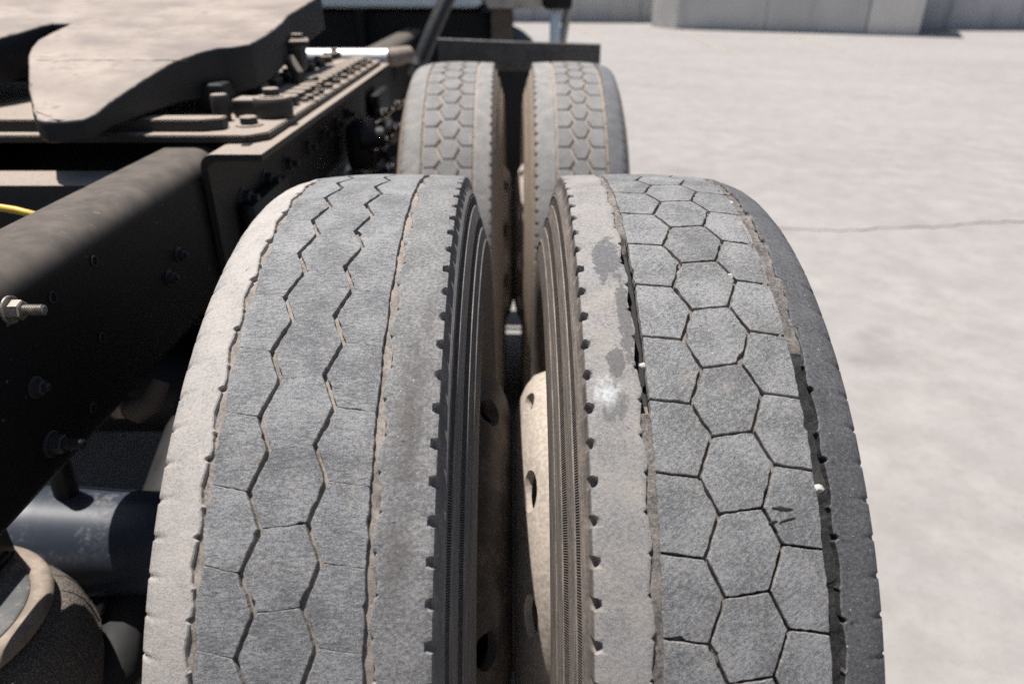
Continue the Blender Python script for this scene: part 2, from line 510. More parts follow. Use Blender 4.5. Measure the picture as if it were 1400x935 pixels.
def hexnut(mb, base, axis, r, h, washer=0.0, stud=0.0, stud_r=None, turn=0.2, threads=True):
    """Washer, hexagon nut and threaded stud standing on `base` along `axis`."""
    ax = Vector(axis).normalized()
    u = ax.orthogonal().normalized(); w = ax.cross(u)
    base = Vector(base)
    def ring(d, rr, n, ph=0.0):
        return [mb.vert(base + ax * d + rr * (math.cos(2 * math.pi * j / n + ph) * u + math.sin(2 * math.pi * j / n + ph) * w)) for j in range(n)]
    def stack(spec, n, ph=0.0):
        rows = [ring(d, rr, n, ph) for d, rr in spec]
        mb.grid(rows, closed_u=True)
        mb.face(rows[-1]); mb.face(rows[0][::-1])
    d = 0.0
    if washer:
        stack([(0, washer), (h * 0.16, washer), (h * 0.22, washer * 0.93)], 24)
        d = h * 0.2
    stack([(d, r), (d + h * 0.88, r), (d + h, r * 0.86)], 6, turn)
    d += h
    if stud:
        sr = stud_r or r * 0.55
        spec = [(d - 0.001, sr)]
        if threads:
            n = max(4, int(stud / (sr * 0.28)))
            for i in range(n):
                a = d + stud * i / n
                spec += [(a + stud / n * 0.25, sr), (a + stud / n * 0.5, sr * 0.84), (a + stud / n * 0.75, sr * 0.84), (a + stud / n * 0.98, sr)]
        spec += [(d + stud, sr * 0.9), (d + stud + sr * 0.2, sr * 0.6)]
        stack(spec, 16)


def lathe_x(mb, prof, yc, zc, nseg, mats=None, a0=0.0, closed=False, uvr=None):
    """Revolve profile [(x, r)...] about the axle line through (yc, zc)."""
    rows = []
    for i in range(nseg + 1):
        a = a0 + 2 * math.pi * i / nseg
        ca, sa = math.cos(a), math.sin(a)
        row = []
        acc = 0.0
        for k, (x, r) in enumerate(prof):
            if k: acc += math.hypot(x - prof[k - 1][0], r - prof[k - 1][1])
            row.append(mb.vert((x, yc + r * sa, zc + r * ca), (acc, (uvr or r) * a)))
        rows.append(row)
    mb.grid(rows, mats=mats, m=0)
    return mb


def lathe_z(mb, prof, cx, cy, n=96, mats=None):
    rows = []
    for i in range(n + 1):
        a = 2 * math.pi * i / n
        rows.append([mb.vert((cx + r * math.cos(a), cy + r * math.sin(a), z), (r, r * a)) for r, z in prof])
    mb.grid(rows, mats=mats)
    return mb

# ------------------------------------------------------------------ setting: ground, lines, walls
g = MB()
n = 24
rows = []
for i in range(n + 1):
    rows.append([g.vert((-300 + 600 * j / n, -200 + 600 * i / n, 0)) for j in range(n + 1)])
g.grid(rows)
ground = g.build('ground', 'ground', None)
ground['kind'] = 'structure'
ground['label'] = 'sun bleached concrete yard surface'

def ribbon(name, pts, widths, mat, z=0.004):
    mb = MB()
    rows = []
    for i, (x, y) in enumerate(pts):
        a = Vector(pts[max(i - 1, 0)]); b_ = Vector(pts[min(i + 1, len(pts) - 1)])
        t = (b_ - a).normalized(); nn = Vector((-t.y, t.x)) * widths[i] / 2
        rows.append([mb.vert((x + nn.x, y + nn.y, z)), mb.vert((x - nn.x, y - nn.y, z))])
    mb.grid(rows, flip=True)
    return mb.build(name, mat, ground)

r2 = random.Random(4)
pts = []; wd = []
for i in range(70):
    t = i / 69
    x = 0.95 + 4.2 * t
    y = 3.12 - 0.05 * math.sin(t * 9) + 0.10 * mnoise.noise(Vector((x * 3, 1.3, 0))) + 0.05 * mnoise.noise(Vector((x * 9, 4, 0)))
    pts.append((x, y)); wd.append(0.010 + 0.035 * abs(mnoise.noise(Vector((x * 5, 9, 2)))))
wd[0] = wd[-1] = 0.001
ribbon('pavement_crack', pts, [0.8 * q for q in wd], 'crack')
for (xa, ya, xb, yb, w) in ((1.6, 22.5, 2.05, 15.5, 0.10), (4.3, 19.0, 3.9, 13.2, 0.08), (6.6, 17.8, 6.1, 13.4, 0.08)):
    ribbon('painted_line', [(xa, ya), ((xa + xb) / 2, (ya + yb) / 2), (xb, yb)], [w] * 3, 'line', 0.004)
def wall_block(name, p0, p1, thick, h, mat, label, panels, joint=0.014):
    """Concrete wall from p0 to p1 made of cast panels with recessed joints."""
    e = empty(name, ((p0[0] + p1[0]) / 2, (p0[1] + p1[1]) / 2, 0))
    a = Vector((p0[0], p0[1], 0)); b_ = Vector((p1[0], p1[1], 0))
    d = b_ - a; L = d.length; t = d / L
    nrm = Vector((t.y, -t.x, 0))                 # towards the yard
    rot = Matrix(((t.x, -nrm.x, 0), (t.y, -nrm.y, 0), (0, 0, 1)))
    core = MB()
    cc = a + t * L / 2 - nrm * (thick / 2 + 0.02)
    core.box((cc.x, cc.y, h / 2 - 0.05), (L - 0.02, thick - 0.04, h - 0.1), 0, rot)
    core.build('core', mat, e)
    w = L / panels
    for i in range(panels):
        p = MB()
        pc = a + t * (w * (i + 0.5)) - nrm * thick / 2
        p.box((pc.x, pc.y, h / 2), (w - joint, thick, h), 0.02, rot)
        p.build('panel', [mat, 'notch'], e)
    return tag(e, label, 'pillar' if 'pillar' in name else 'wall', kind='thing')


wall_block('concrete_wall', (-9.0, 23.7), (7.0, 22.5), 0.5, 3.4, 'wall', 'grey concrete wall farthest back, just beside the truck cab', 5)
jut = wall_block('concrete_wall', (4.2, 19.8), (8.35, 17.75), 2.6, 3.6, 'wall', 'grey concrete wall block jutting forward with a left end coloured pale as sunlit', 2)
mb = MB()
mb.box((4.20, 20.33, 1.8), (0.42, 1.15, 3.6), 0.02, Matrix.Rotation(0.40, 3, 'Z'))
mb.build('return_panel', 'wall_rough_and_lit', jut)  # paler concrete stands in for sun on this end face
wall_block('concrete_pillar', (8.35, 17.735), (9.37, 17.235), 2.4, 3.6, 'wall_rough_and_lit', 'pale rough concrete pillar at the end of the jutting wall block', 1)
wall_block('concrete_wall', (9.6, 19.6), (30.0, 18.6), 0.6, 3.6, 'wall_stained', 'dark streaked concrete wall to the right of the rough pillar', 6)

# ------------------------------------------------------------------ the truck
truck = empty('semi_truck', (-0.95, 1.0, 0.0))
tag(truck, 'dusty semi truck seen over its worn dual rear wheels and coupling plate', 'truck')


def crown(s, d_in=0.0025, d_out=0.0056):
    """Radial drop of the tread surface at distance s from the gap's mid plane."""
    c0 = 0.160
    if s < c0:
        return d_in * ((c0 - s) / 0.10) ** 2
    return d_out * ((s - c0) / 0.086) ** 2


def offset_poly(poly, dist):
    """Inset a counter-clockwise polygon, each edge i (i -> i+1) by dist[i]."""
    n = len(poly)
    lines = []
    for i in range(n):
        a = Vector(poly[i]); b_ = Vector(poly[(i + 1) % n])
        t = (b_ - a).normalized()
        nn = Vector((-t.y, t.x))
        lines.append((a + nn * dist[i], t))
    out = []
    for i in range(n):
        p, t = lines[i - 1]; q, s = lines[i]
        den = t.x * s.y - t.y * s.x
        if abs(den) < 1e-9:
            out.append(q)
        else:
            k = ((q.x - p.x) * s.y - (q.y - p.y) * s.x) / den
            out.append(p + t * k)
    return out


def block_mesh(poly, dist, depth, sgn, yc, scale, jit, rng, crown_f, seg=0.0036, bev=0.0004):
    """One tread block: ragged outline, slight edge round-off, top following the tyre."""
    poly = [(s, v) for s, v in poly]
    area = sum(poly[i][0] * poly[(i + 1) % len(poly)][1] - poly[(i + 1) % len(poly)][0] * poly[i][1] for i in range(len(poly)))
    if area < 0:
        poly = poly[::-1]
        dist = [dist[(len(dist) - 2 - i) % len(dist)] for i in range(len(dist))]
    pg = offset_poly(poly, dist)
    loop = []
    off = rng.uniform(0, 50)
    for i in range(len(pg)):
        a = pg[i]; b_ = pg[(i + 1) % len(pg)]
        L = (b_ - a).length
        k = max(2, int(L / seg))
        t = (b_ - a) / L
        nn = Vector((-t.y, t.x))
        for j in range(k):
            f = j / k
            p = a + (b_ - a) * f
            w = mnoise.noise(Vector((p.x * 160 + off, p.y * 160, off))) + 0.5 * mnoise.noise(Vector((p.x * 420, p.y * 420 + off, 1)))
            chip = max(0.0, mnoise.noise(Vector((p.x * 95 + off, p.y * 95, 7 + off))) - 0.42) * 4.0
            corner = 0.0003 if j == 0 else 0.0
            p = p + nn * (jit * w + jit * 2.2 * chip + corner)
            loop.append(p)
    cx = sum(p.x for p in loop) / len(loop); cy = sum(p.y for p in loop) / len(loop)
    c = Vector((cx, cy))
    mb = MB()
    def ring(shr, drop, e, absolute=False, rag=0.0):
        ids = []
        for p in loop:
            d = c - p
            q = p + d.normalized() * shr if absolute else p + d * shr
            dr = drop + crown_f(q.x)
            if rag: dr += rag * mnoise.noise(Vector((q.x * 300 + off, q.y * 300, 3)))
            r = R - dr
            a = q.y / R
            ids.append(mb.vert((sgn * q.x, yc + r * math.sin(a), AZ + r * math.cos(a)), (q.x * scale, q.y), e))
        return ids
    rows = [ring(-0.0006, depth, 1.0, True), ring(-0.0001, bev * 1.1, 0.85, True, 0.0002), ring(bev * 0.9, 0.0001, 0.55, True, 0.0002),
            ring(0.0038, 0.0, 0.12, True, 0.00012), ring(0.35, 0.0, 0.0, False, 0.00012), ring(0.68, 0.0, 0.0, False, 0.0001)]
    flip = sgn < 0
    mb.grid(rows, closed_u=True, flip=flip)
    ctr = mb.vert((sgn * cx, yc + (R - crown_f(cx)) * math.sin(cy / R), AZ + (R - crown_f(cx)) * math.cos(cy / R)), (cx * scale, cy), 0)
    last = rows[-1]
    for i in range(len(last)):
        tri = (last[i], last[(i + 1) % len(last)], ctr)
        mb.face(tri[::-1] if flip else tri)
    return mb


def rib_mesh(prof_fn, thetas, sgn, yc, scale, mats_fn=None):
    """Band round the tyre; prof_fn(theta) gives [(s, drop, edge)...] across it."""
    mb = MB()
    rows = []
    for a in thetas:
        row = []
        acc = 0.0
        last = None
        for (s, d, e) in prof_fn(a):
            r = R - d
            if last: acc += math.hypot(s - last[0], d - last[1])
            last = (s, d)
            row.append(mb.vert((sgn * s, yc + r * math.sin(a), AZ + r * math.cos(a)), (s * scale if d < 0.02 else s, ((a + math.pi) % (2 * math.pi) - math.pi) * R), e))
        rows.append(row)
    mb.grid(rows, flip=(sgn > 0), mats=mats_fn)
    return mb


def tri_wave(x):
    x = x % 1.0
    return 4 * abs(x - 0.5) - 1


def make_wheel(sgn, yc, cfg, label, seed):
    rng = random.Random(seed)
    w = empty('wheel', (sgn * 0.173, yc, 0.0), truck)
    w['label'] = label
    N = cfg['n']; row = 2 * math.pi / N; pit = row * R
    a_in0, a_in1 = cfg['gin']; b0, b1 = cfg['gout']
    z1lo, p1lo, z1hi, p1hi = cfg['zz1']
    z2lo, p2lo, z2hi, p2hi = cfg['zz2']
    t1, t2 = cfg['t1'], cfg['t2']
    wz, wt = cfg['wz'] / 2, cfg['wt'] / 2
    bulge = cfg.get('bulge', 0.0)
    cf = cfg['crown']
    dep = cfg['depth']
    def P(s, ph): return (s, ph * pit)
    def center(k):
        # phases run downwards (towards the camera) as k grows
        return ([P(z1hi, p1hi - k), P(z1lo, p1lo - k - (0 if p1lo < p1hi else 1)), P(z1hi, p1hi - k - 1),
                 P(z2lo, p2lo - k - 1), P(z2hi, p2hi - k - (0 if p2hi < p2lo else 1)), P(z2lo, p2lo - k)],
                [wz, wz, wt, wz, wz, wt])
    def col1(k):
        mid = p1hi - k
        while mid > p1lo - k: mid -= 1
        return ([P(a_in1, t1 - k), P(a_in1 - bulge * 0.3, t1 - k - 0.5), P(a_in1, t1 - k - 1), P(z1lo, p1lo - k - 1), P(z1hi, mid), P(z1lo, p1lo - k)],
                [0, 0, wt, wz, wz, wt])
    def col3(k):
        mid = p2lo - k
        while mid > p2hi - k: mid -= 1
        return ([P(z2hi, p2hi - k), P(z2lo, mid), P(z2hi, p2hi - k - 1), P(b0, t2 - k - 1), P(b0 + bulge, t2 - k - 0.55), P(b0, t2 - k)],
                [wz, wz, wt, 0, 0, wt])
    rest = MB()
    k0, k1 = cfg['rows']
    for k in range(N):
        kk = k + k0
        for fn in (col1, center, col3):
            poly, dist = fn(kk)
            if cfg.get('faint'):
                wtv = cfg['faint'](kk, fn) / 2
                dist = [wtv if d == wt else d for d in dist]
            vis = kk < k1
            mb = block_mesh(poly, dist, dep, sgn, yc, cfg['uvs'], cfg['jit'], rng, cf, 0.0036 if vis else 0.012)
            if vis:
                mb.build('tread_block', cfg['m_tread'], w, 24)
            else:
                rest.add(mb)
    rest.build('tread_remainder', cfg['m_tread'], w, 50, 'stuff')

    # shoulder ribs
    steps = [0.0, 0.07, 0.12, 0.16, 0.20, 0.245, 0.29, 0.335, 0.38, 0.42, 0.46, 0.52, 0.59, 0.66, 0.73, 0.80, 0.87, 0.94]
    thetas = []
    for i in range(2 * N):
        for f in steps:
            thetas.append((i + f) * row / 2)
    thetas.append(2 * math.pi)
    prng = [random.Random(seed * 100 + i) for i in range(2 * N)]
    nsize = [p.uniform(0.75, 1.25) for p in prng]
    noff = [p.uniform(-0.05, 0.05) for p in prng]
    def notch(a, lo=0.12, hi=0.46):
        x = (a / (row / 2)) % (2 * N)
        i = int(x) % (2 * N); f = x - int(x)
        c_ = 0.29
        d = abs(f - c_) / (0.5 * (hi - lo))
        return (max(0.0, 1 - d ** 3) * nsize[i]) if d < 1 else 0.0
    e_in = cfg['edge_in']
    def inner(a):
        nz = notch(a)
        ph = a / row
        wv = cfg['wave'] * tri_wave(ph * 1.0 + 0.1) + 0.0006 * mnoise.noise(Vector((a * 60, seed, 0))) + 0.0004 * mnoise.noise(Vector((a * 190, seed, 4)))
        f_ = (ph + 0.3) % 0.5
        tab = cfg['cav'] * max(0.0, 1 - abs(f_ - 0.05) / 0.035)
        ge = a_in0 + wv - tab
        rag = 0.0006 * mnoise.noise(Vector((a * 150, seed, 9)))
        d_e = cf(e_in)
        px = 0.0046 * nz
        pd = 0.003 * nz
        out = [(ge + 0.0012, dep + cf(ge) + 0.002, 1), (ge + 0.0002, 0.0008 + cf(ge), 0.8), (ge - 0.0010, cf(ge), 0.5), (ge - 0.004, cf(ge - 0.004), 0.1)]
        for q in (0.70, 0.45, 0.25, 0.14):
            s = e_in + (ge - e_in) * q
            out.append((s, cf(s) + 0.00025 * mnoise.noise(Vector((a * 45, s * 300, seed))), 0))
        out += [(e_in + 0.0020 + max(px, 0) * 0.98, d_e + 0.0003 + pd * 0.2, 0.35), (e_in + 0.0006 + rag + px, d_e + 0.0010 + pd, 0.7), (e_in + px * 1.05, d_e + 0.0028 + pd * 1.5, 0.5),
                (e_in - 0.0006 + px * 1.0, d_e + 0.008, 0), (e_in - 0.0012 + px * 0.25, d_e + 0.0125, 0), (e_in - 0.0018, d_e + 0.0155, 0), (e_in - 0.006, 0.024, 0)]
        return out
    m_in = [0] * 14
    m_in[8:14] = [0, 0, 1, 1, 1, 1]
    rb = rib_mesh(inner, thetas, sgn, yc, 1.0, m_in)
    rb.build('shoulder_rib', [cfg['m_in'], cfg['m_side']], w, 40)
    e_out = cfg['edge_out']
    def outer(a):
        nz = notch(a + row * 0.2, 0.20, 0.38)
        ph = a / row
        wv = cfg['wave'] * 0.8 * tri_wave(ph + 0.4) + 0.0006 * mnoise.noise(Vector((a * 60, seed, 20))) + 0.0004 * mnoise.noise(Vector((a * 190, seed, 24)))
        ge = b1 + wv
        f_ = (ph + 0.15) % 1.0
        ge += cfg['cav'] * 1.3 * max(0.0, 1 - abs(f_ - 0.10) / 0.05)
        if 0.46 < f_ < 0.50: ge -= 0.0016
        out = [(ge - 0.0012, dep + cfg['gdeep'] + cf(ge), 1), (ge - 0.0002, 0.0008 + cf(ge), 0.75), (ge + 0.0010, cf(ge), 0.45), (ge + 0.004, cf(ge + 0.004), 0.1)]
        sh = cfg['shoulder']
        for (ds, dr) in sh:
            s = e_out + ds
            lump = 0.0006 * mnoise.noise(Vector((a * 22, ds * 120, seed)))
            k = max(0.0, min(1.0, (dr - 0.011) / 0.012))
            out.append((s - 0.0012 * nz * k, dr + lump + 0.0014 * nz * k, 0))
        return out
    ro = rib_mesh(outer, thetas, -sgn, yc, -1.0)
    # rib_mesh mirrors with its sign: flip back to this side
    ro.v = [(-x, y, z) for x, y, z in ro.v]
    ro.f = [f[::-1] for f in ro.f]
    for i in list(ro.uv): ro.uv[i] = (abs(ro.uv[i][0]), ro.uv[i][1])
    ro.f = [f[::-1] for f in ro.f]
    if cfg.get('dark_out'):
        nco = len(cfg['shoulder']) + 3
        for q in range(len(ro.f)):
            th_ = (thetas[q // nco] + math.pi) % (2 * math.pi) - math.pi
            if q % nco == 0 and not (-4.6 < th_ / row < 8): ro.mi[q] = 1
    ro.build('shoulder_rib', [cfg['m_out'], 'groove_shade'], w, 40)

    # carcass: groove floor, both sidewalls
    fl = []
    for s, extra in ((e_in + 0.008, 0.006), (a_in0 - 0.003, 0.004), (a_in0 - 0.001, cfg['gin_d']), (a_in1 + 0.001, cfg['gin_d']), (a_in1 + 0.003, 0.0), (z1lo, 0.0), (0.175, 0.0), (z2hi, 0.0),
                     (b0 - 0.003, 0.0), (b0 - 0.001, cfg['gdeep']), (b1 + 0.002, cfg['gdeep']), (b1 + 0.004, 0.004), (e_out - 0.012, 0.012)):
        fl.append((s, dep * 0.93 + extra + cf(s)))
    dense = []
    for q in range(len(fl) - 1):
        (sa, da), (sb, db) = fl[q], fl[q + 1]
        m_ = 5 if sb - sa > 0.012 and 4 <= q <= 7 else 1
        for z_ in range(m_):
            dense.append((sa + (sb - sa) * z_ / m_, da + (db - da) * z_ / m_, q))
    dense.append(fl[-1] + (len(fl) - 1,))
    if True:
        mb = MB()
        rows_ = []
        ns = N * 9
        for i in range(ns + 1):
            a = 2 * math.pi * i / ns
            aa = (a + math.pi) % (2 * math.pi) - math.pi
            ph = aa / row
            rr_ = []
            for (s, d, j) in dense:
                dd = d
                if cfg.get('open_rows') and j in (2, 3):
                    o0, o1 = cfg['open_rows']
                    if o0 < ph < o1: dd += 0.016
                if cfg.get('dark_out') and j in (8, 9, 10) and ph > -5.6:
                    dd -= 0.0052 * min(1.0, (ph + 5.6) / 1.6) if ph < 8 else 0.0
                dd += 0.0006 * mnoise.noise(Vector((a * 170, s * 420, seed))) - cfg['fill'] * max(0.0, mnoise.noise(Vector((a * 60, s * 130, seed + 3))) + 0.15)
                r = R - dd
                rr_.append(mb.vert((sgn * s, yc + r * math.sin(a), AZ + r * math.cos(a)), (s, a * R), 0.5))
            rows_.append(rr_)
        mb.grid(rows_, flip=(sgn < 0))
        if cfg.get('open_rows'):
            o0, o1 = cfg['open_rows']
            nc = len(dense) - 1
            for q in range(len(mb.f)):
                aa = ((2 * math.pi * (q // nc) / ns + math.pi) % (2 * math.pi) - math.pi) / row
                if dense[q % nc][2] in (1, 2, 3) and o0 + 0.35 * mnoise.noise(Vector((aa * 3, dense[q % nc][0] * 900, 2))) < aa < o1 + 0.3 * mnoise.noise(Vector((aa * 3, dense[q % nc][0] * 900, 7))): mb.mi[q] = 1
        if cfg.get('dark_out'):  # lower grooves take the painted shade colour
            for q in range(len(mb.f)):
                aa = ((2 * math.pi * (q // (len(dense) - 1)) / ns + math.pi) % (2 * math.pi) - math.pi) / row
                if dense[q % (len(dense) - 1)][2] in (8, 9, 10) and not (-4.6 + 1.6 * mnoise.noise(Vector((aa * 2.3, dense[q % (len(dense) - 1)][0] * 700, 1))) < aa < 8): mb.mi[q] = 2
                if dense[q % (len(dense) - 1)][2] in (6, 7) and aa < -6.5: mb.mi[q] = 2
        mb.build('groove_floor', [cfg['m_floor'], 'notch', 'groove_shade'], w, 60)
    d0 = 0.0
    side = [(e_in + 0.006, 0.017), (e_in - 0.0045, 0.0215), (e_in - 0.0065, 0.0275), (e_in - 0.0070, 0.0282), (e_in - 0.0062, 0.0290),  # ridge below the notches
            (e_in - 0.0092, 0.0400), (e_in - 0.0104, 0.0404), (e_in - 0.0150, 0.0560), (e_in - 0.0143, 0.0566),
            (e_in - 0.0178, 0.0690), (e_in - 0.0190, 0.0694), (e_in - 0.0225, 0.0850), (e_in - 0.0236, 0.0860), (e_in - 0.0240, 0.0885), (e_in - 0.0228, 0.0892),
            (e_in - 0.0258, 0.110), (e_in - 0.0262, 0.130), (e_in - 0.022, 0.160), (e_in - 0.012, 0.190), (e_in + 0.000, 0.212), (e_in + 0.006, 0.226), (e_in + 0.009, 0.236)]
    mt = [0, 0, 0, 0, 1, 0, 0, 0, 1, 0, 0, 0, 0, 0, 0, 0, 0, 0, 0, 0, 0]
    tyre = MB()
    lathe_x(tyre, [(sgn * s, R - d) for s, d in side], yc, AZ, 216, mt, uvr=R)
    if sgn < 0:
        tyre.f = [f[::-1] for f in tyre.f]
    oside = [(e_out + cfg['shoulder'][-1][0] - 0.004, cfg['shoulder'][-1][1] - 0.002), (e_out + 0.006, 0.050), (e_out + 0.014, 0.080), (e_out + 0.019, 0.115), (e_out + 0.018, 0.140), (e_out + 0.010, 0.175),
             (e_out - 0.004, 0.205), (e_out - 0.012, 0.225), (e_out - 0.014, 0.236)]
    lathe_x(tyre, [(sgn * s, R - d) for s, d in oside], yc, AZ, 144, [0] * 8, uvr=R)
    tyre.build('sidewall', [cfg['m_side'], cfg['m_serr']], w, 35)

    # steel wheel
    rim = MB()
    s_a, s_b = e_in + 0.006, e_out - 0.010
    rp = [(s_a - 0.001, 0.296), (s_a + 0.002, 0.300), (s_a + 0.006, 0.298), (s_a + 0.008, 0.286), (s_a + 0.035, 0.282), (s_a + 0.05, 0.262), (s_b - 0.05, 0.262), (s_b - 0.035, 0.282), (s_b - 0.008, 0.286),
          (s_b - 0.006, 0.298), (s_b - 0.002, 0.300), (s_b + 0.001, 0.296), (s_b - 0.002, 0.280), (s_b - 0.035, 0.274), (s_b - 0.05, 0.252), (s_a + 0.05, 0.252), (s_a + 0.035, 0.274), (s_a + 0.002, 0.280), (s_a - 0.001, 0.296)]
    lathe_x(rim, [(sgn * s, r) for s, r in rp], yc, AZ, 96)
    rim.build('rim', cfg['m_wheel'], w, 30)
    disc = MB()
    f0 = 0.0006
    dp = [(0.0006, 0.075), (f0, 0.160), (f0 + 0.001, 0.176), (f0 + 0.004, 0.190), (f0 + 0.010, 0.210), (f0 + 0.018, 0.228), (f0 + 0.030, 0.243), (f0 + 0.048, 0.2500), (f0 + 0.082, 0.2515),
          (f0 + 0.082, 0.243), (f0 + 0.050, 0.241), (f0 + 0.038, 0.234), (f0 + 0.027, 0.220), (f0 + 0.019, 0.204), (f0 + 0.014, 0.188), (f0 + 0.012, 0.172), (f0 + 0.012, 0.075), (0.0006, 0.075)]
    lathe_x(disc, [(sgn * s, r) for s, r in dp], yc, AZ, 120)
    do = disc.build('wheel_disc', cfg['m_wheel'], w, 30)
    bm = bmesh.new(); bm.from_mesh(do.data)
    bmesh.ops.remove_doubles(bm, verts=bm.verts, dist=1e-5)
    bmesh.ops.recalc_face_normals(bm, faces=bm.faces)
    bm.to_mesh(do.data); bm.free()
    cut = MB()
    nh = cfg.get('holes', 10)
    for i in range(nh):
        a = 2 * math.pi * (i + cfg.get('hole_ph', 0.0)) / nh
        rr_ = cfg.get('hole_r', 0.222)
        cy_, cz_ = yc + rr_ * math.sin(a), AZ + rr_ * math.cos(a)
        radial = Vector((0, math.sin(a), math.cos(a)))
        tang = Vector((0, math.cos(a), -math.sin(a)))
        ax = (Vector((sgn, 0, 0)) - radial * 0.55).normalized()
        up = (radial + Vector((sgn, 0, 0)) * 0.55).normalized()
        base = Vector((sgn * 0.028, cy_, cz_))
        rws = []
        for dd in (-0.05, 0.05):
            rws.append([cut.vert(base + ax * dd + tang * 0.026 * math.cos(2 * math.pi * j / 20) + up * 0.015 * math.sin(2 * math.pi * j / 20)) for j in range(20)])
        cut.grid(rws, closed_u=True)
        cut.face(rws[0][::-1]); cut.face(rws[1])
    co = cut.build('cutter', 'notch', None)
    bm = bmesh.new(); bm.from_mesh(co.data); bmesh.ops.recalc_face_normals(bm, faces=bm.faces); bm.to_mesh(co.data); bm.free()
    md = do.modifiers.new('holes', 'BOOLEAN')
    md.operation = 'DIFFERENCE'; md.object = co; md.solver = 'EXACT'
    dg = bpy.context.evaluated_depsgraph_get()
    nm = bpy.data.meshes.new_from_object(do.evaluated_get(dg))
    do.modifiers.clear()
    old = do.data
    do.data = nm
    nm.name = 'wheel_disc'
    nm.set_sharp_from_angle(angle=math.radians(35))
    WLOC.pop(co)
    bpy.data.objects.remove(co, do_unlink=True)
    bpy.data.meshes.remove(old)
    hub = MB()
    lathe_x(hub, [(sgn * 0.014, 0.02), (sgn * 0.014, 0.14), (sgn * 0.02, 0.145), (sgn * 0.16, 0.145), (sgn * 0.165, 0.13), (sgn * 0.165, 0.02)], yc, AZ, 48)
    if sgn > 0:
        lathe_x(hub, [(-0.007, 0.02), (-0.007, 0.170), (0.007, 0.170), (0.007, 0.02)], yc, AZ, 48)
    hub.build('hub', 'steel_wheel_dark', w, 30)
    return w


NEAR = dict(n=NROW, wz=0.0034, wt=0.0018, depth=0.0062, gdeep=0.004, gin_d=-0.001, jit=0.0009, uvs=1.0, crown=crown,
            edge_in=0.060, edge_out=0.290, wave=0.0018, bulge=0.0035, cav=0.0034, fill=0.0055,
            shoulder=[(-0.034, 0.0087), (-0.026, 0.0110), (-0.018, 0.0140), (-0.011, 0.0185), (-0.0055, 0.0240), (-0.002, 0.0310), (0.0, 0.0400)])
def faint_cuts(k, fn):
    if k < 3: return -0.0008 if fn.__name__ == 'center' else -0.0005
    if k < 5: return -0.0004 if fn.__name__ == 'center' else 0.0002
    return 0.0008 if fn.__name__ != 'col1' else 0.0004
cfg_a = dict(NEAR, faint=faint_cuts, wave=0.0030, gin=(0.1045, 0.1115), gout=(0.2345, 0.2425), zz1=(0.1453, -0.35, 0.1570, -0.88), zz2=(0.1933, -0.95, 0.2053, -0.49), t1=-0.43, t2=-0.39,
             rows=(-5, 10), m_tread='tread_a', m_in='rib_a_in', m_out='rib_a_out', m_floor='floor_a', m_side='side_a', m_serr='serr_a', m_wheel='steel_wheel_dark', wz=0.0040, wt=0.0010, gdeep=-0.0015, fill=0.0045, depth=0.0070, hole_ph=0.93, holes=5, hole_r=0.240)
cfg_b = dict(NEAR, gin=(0.1035, 0.1113), gout=(0.2350, 0.2470), zz1=(0.1445, -0.31, 0.1575, -0.77), zz2=(0.1915, -0.69, 0.2043, -0.14), t1=-0.24, t2=-0.20,
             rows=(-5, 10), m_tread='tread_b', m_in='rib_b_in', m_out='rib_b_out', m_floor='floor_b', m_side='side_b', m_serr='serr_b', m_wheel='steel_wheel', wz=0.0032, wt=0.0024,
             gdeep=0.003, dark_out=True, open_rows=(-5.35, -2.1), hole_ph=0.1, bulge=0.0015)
def crown_far(s):
    return crown(s + 0.008, 0.003, 0.005)
FAR = dict(n=57, wz=0.0066, wt=0.0045, depth=0.0058, gdeep=0.001, gin_d=0.0, jit=0.0003, uvs=1.0, crown=crown_far, edge_in=0.052, edge_out=0.2745, wave=0.0006, bulge=0.0, cav=0.0, fill=0.001,
           shoulder=[(-0.032, 0.0085), (-0.024, 0.0105), (-0.016, 0.0135), (-0.010, 0.0175), (-0.005, 0.0230), (-0.002, 0.0300), (0.0, 0.0400)],
           m_floor='floor_far', m_side='side_far', m_serr='side_far', m_wheel='steel_wheel', m_tread='tread_far')
cfg_c = dict(FAR, gin=(0.0915, 0.0975), gout=(0.2150, 0.2205), zz1=(0.125, -0.0, 0.1405, -0.62), zz2=(0.1695, -0.62, 0.186, -0.0), t1=-0.0, t2=-0.0, rows=(-3, 11), m_in='rib_far', m_out='rib_far', hole_ph=0.3)
cfg_d = dict(FAR, gin=(0.1010, 0.1065), gout=(0.2185, 0.2275), zz1=(0.1345, -0.05, 0.149, -0.62), zz2=(0.1735, -0.62, 0.187, -0.05), t1=-0.05, t2=-0.05, rows=(-3, 11), m_in='rib_far', m_out='rib_far_out', gdeep=0.004, hole_ph=0.7)

make_wheel(-1, 0.0, cfg_a, 'inner near wheel with a dusty tread worn almost smooth', 1)
make_wheel(1, 0.0, cfg_b, 'outer near wheel with clear hexagon tread blocks and a split inner groove', 2)
make_wheel(-1, TAND, cfg_c, 'inner far wheel with tan dust in its hexagon grooves', 3)
make_wheel(1, TAND, cfg_d, 'outer far wheel with tan dust in its hexagon grooves', 4)

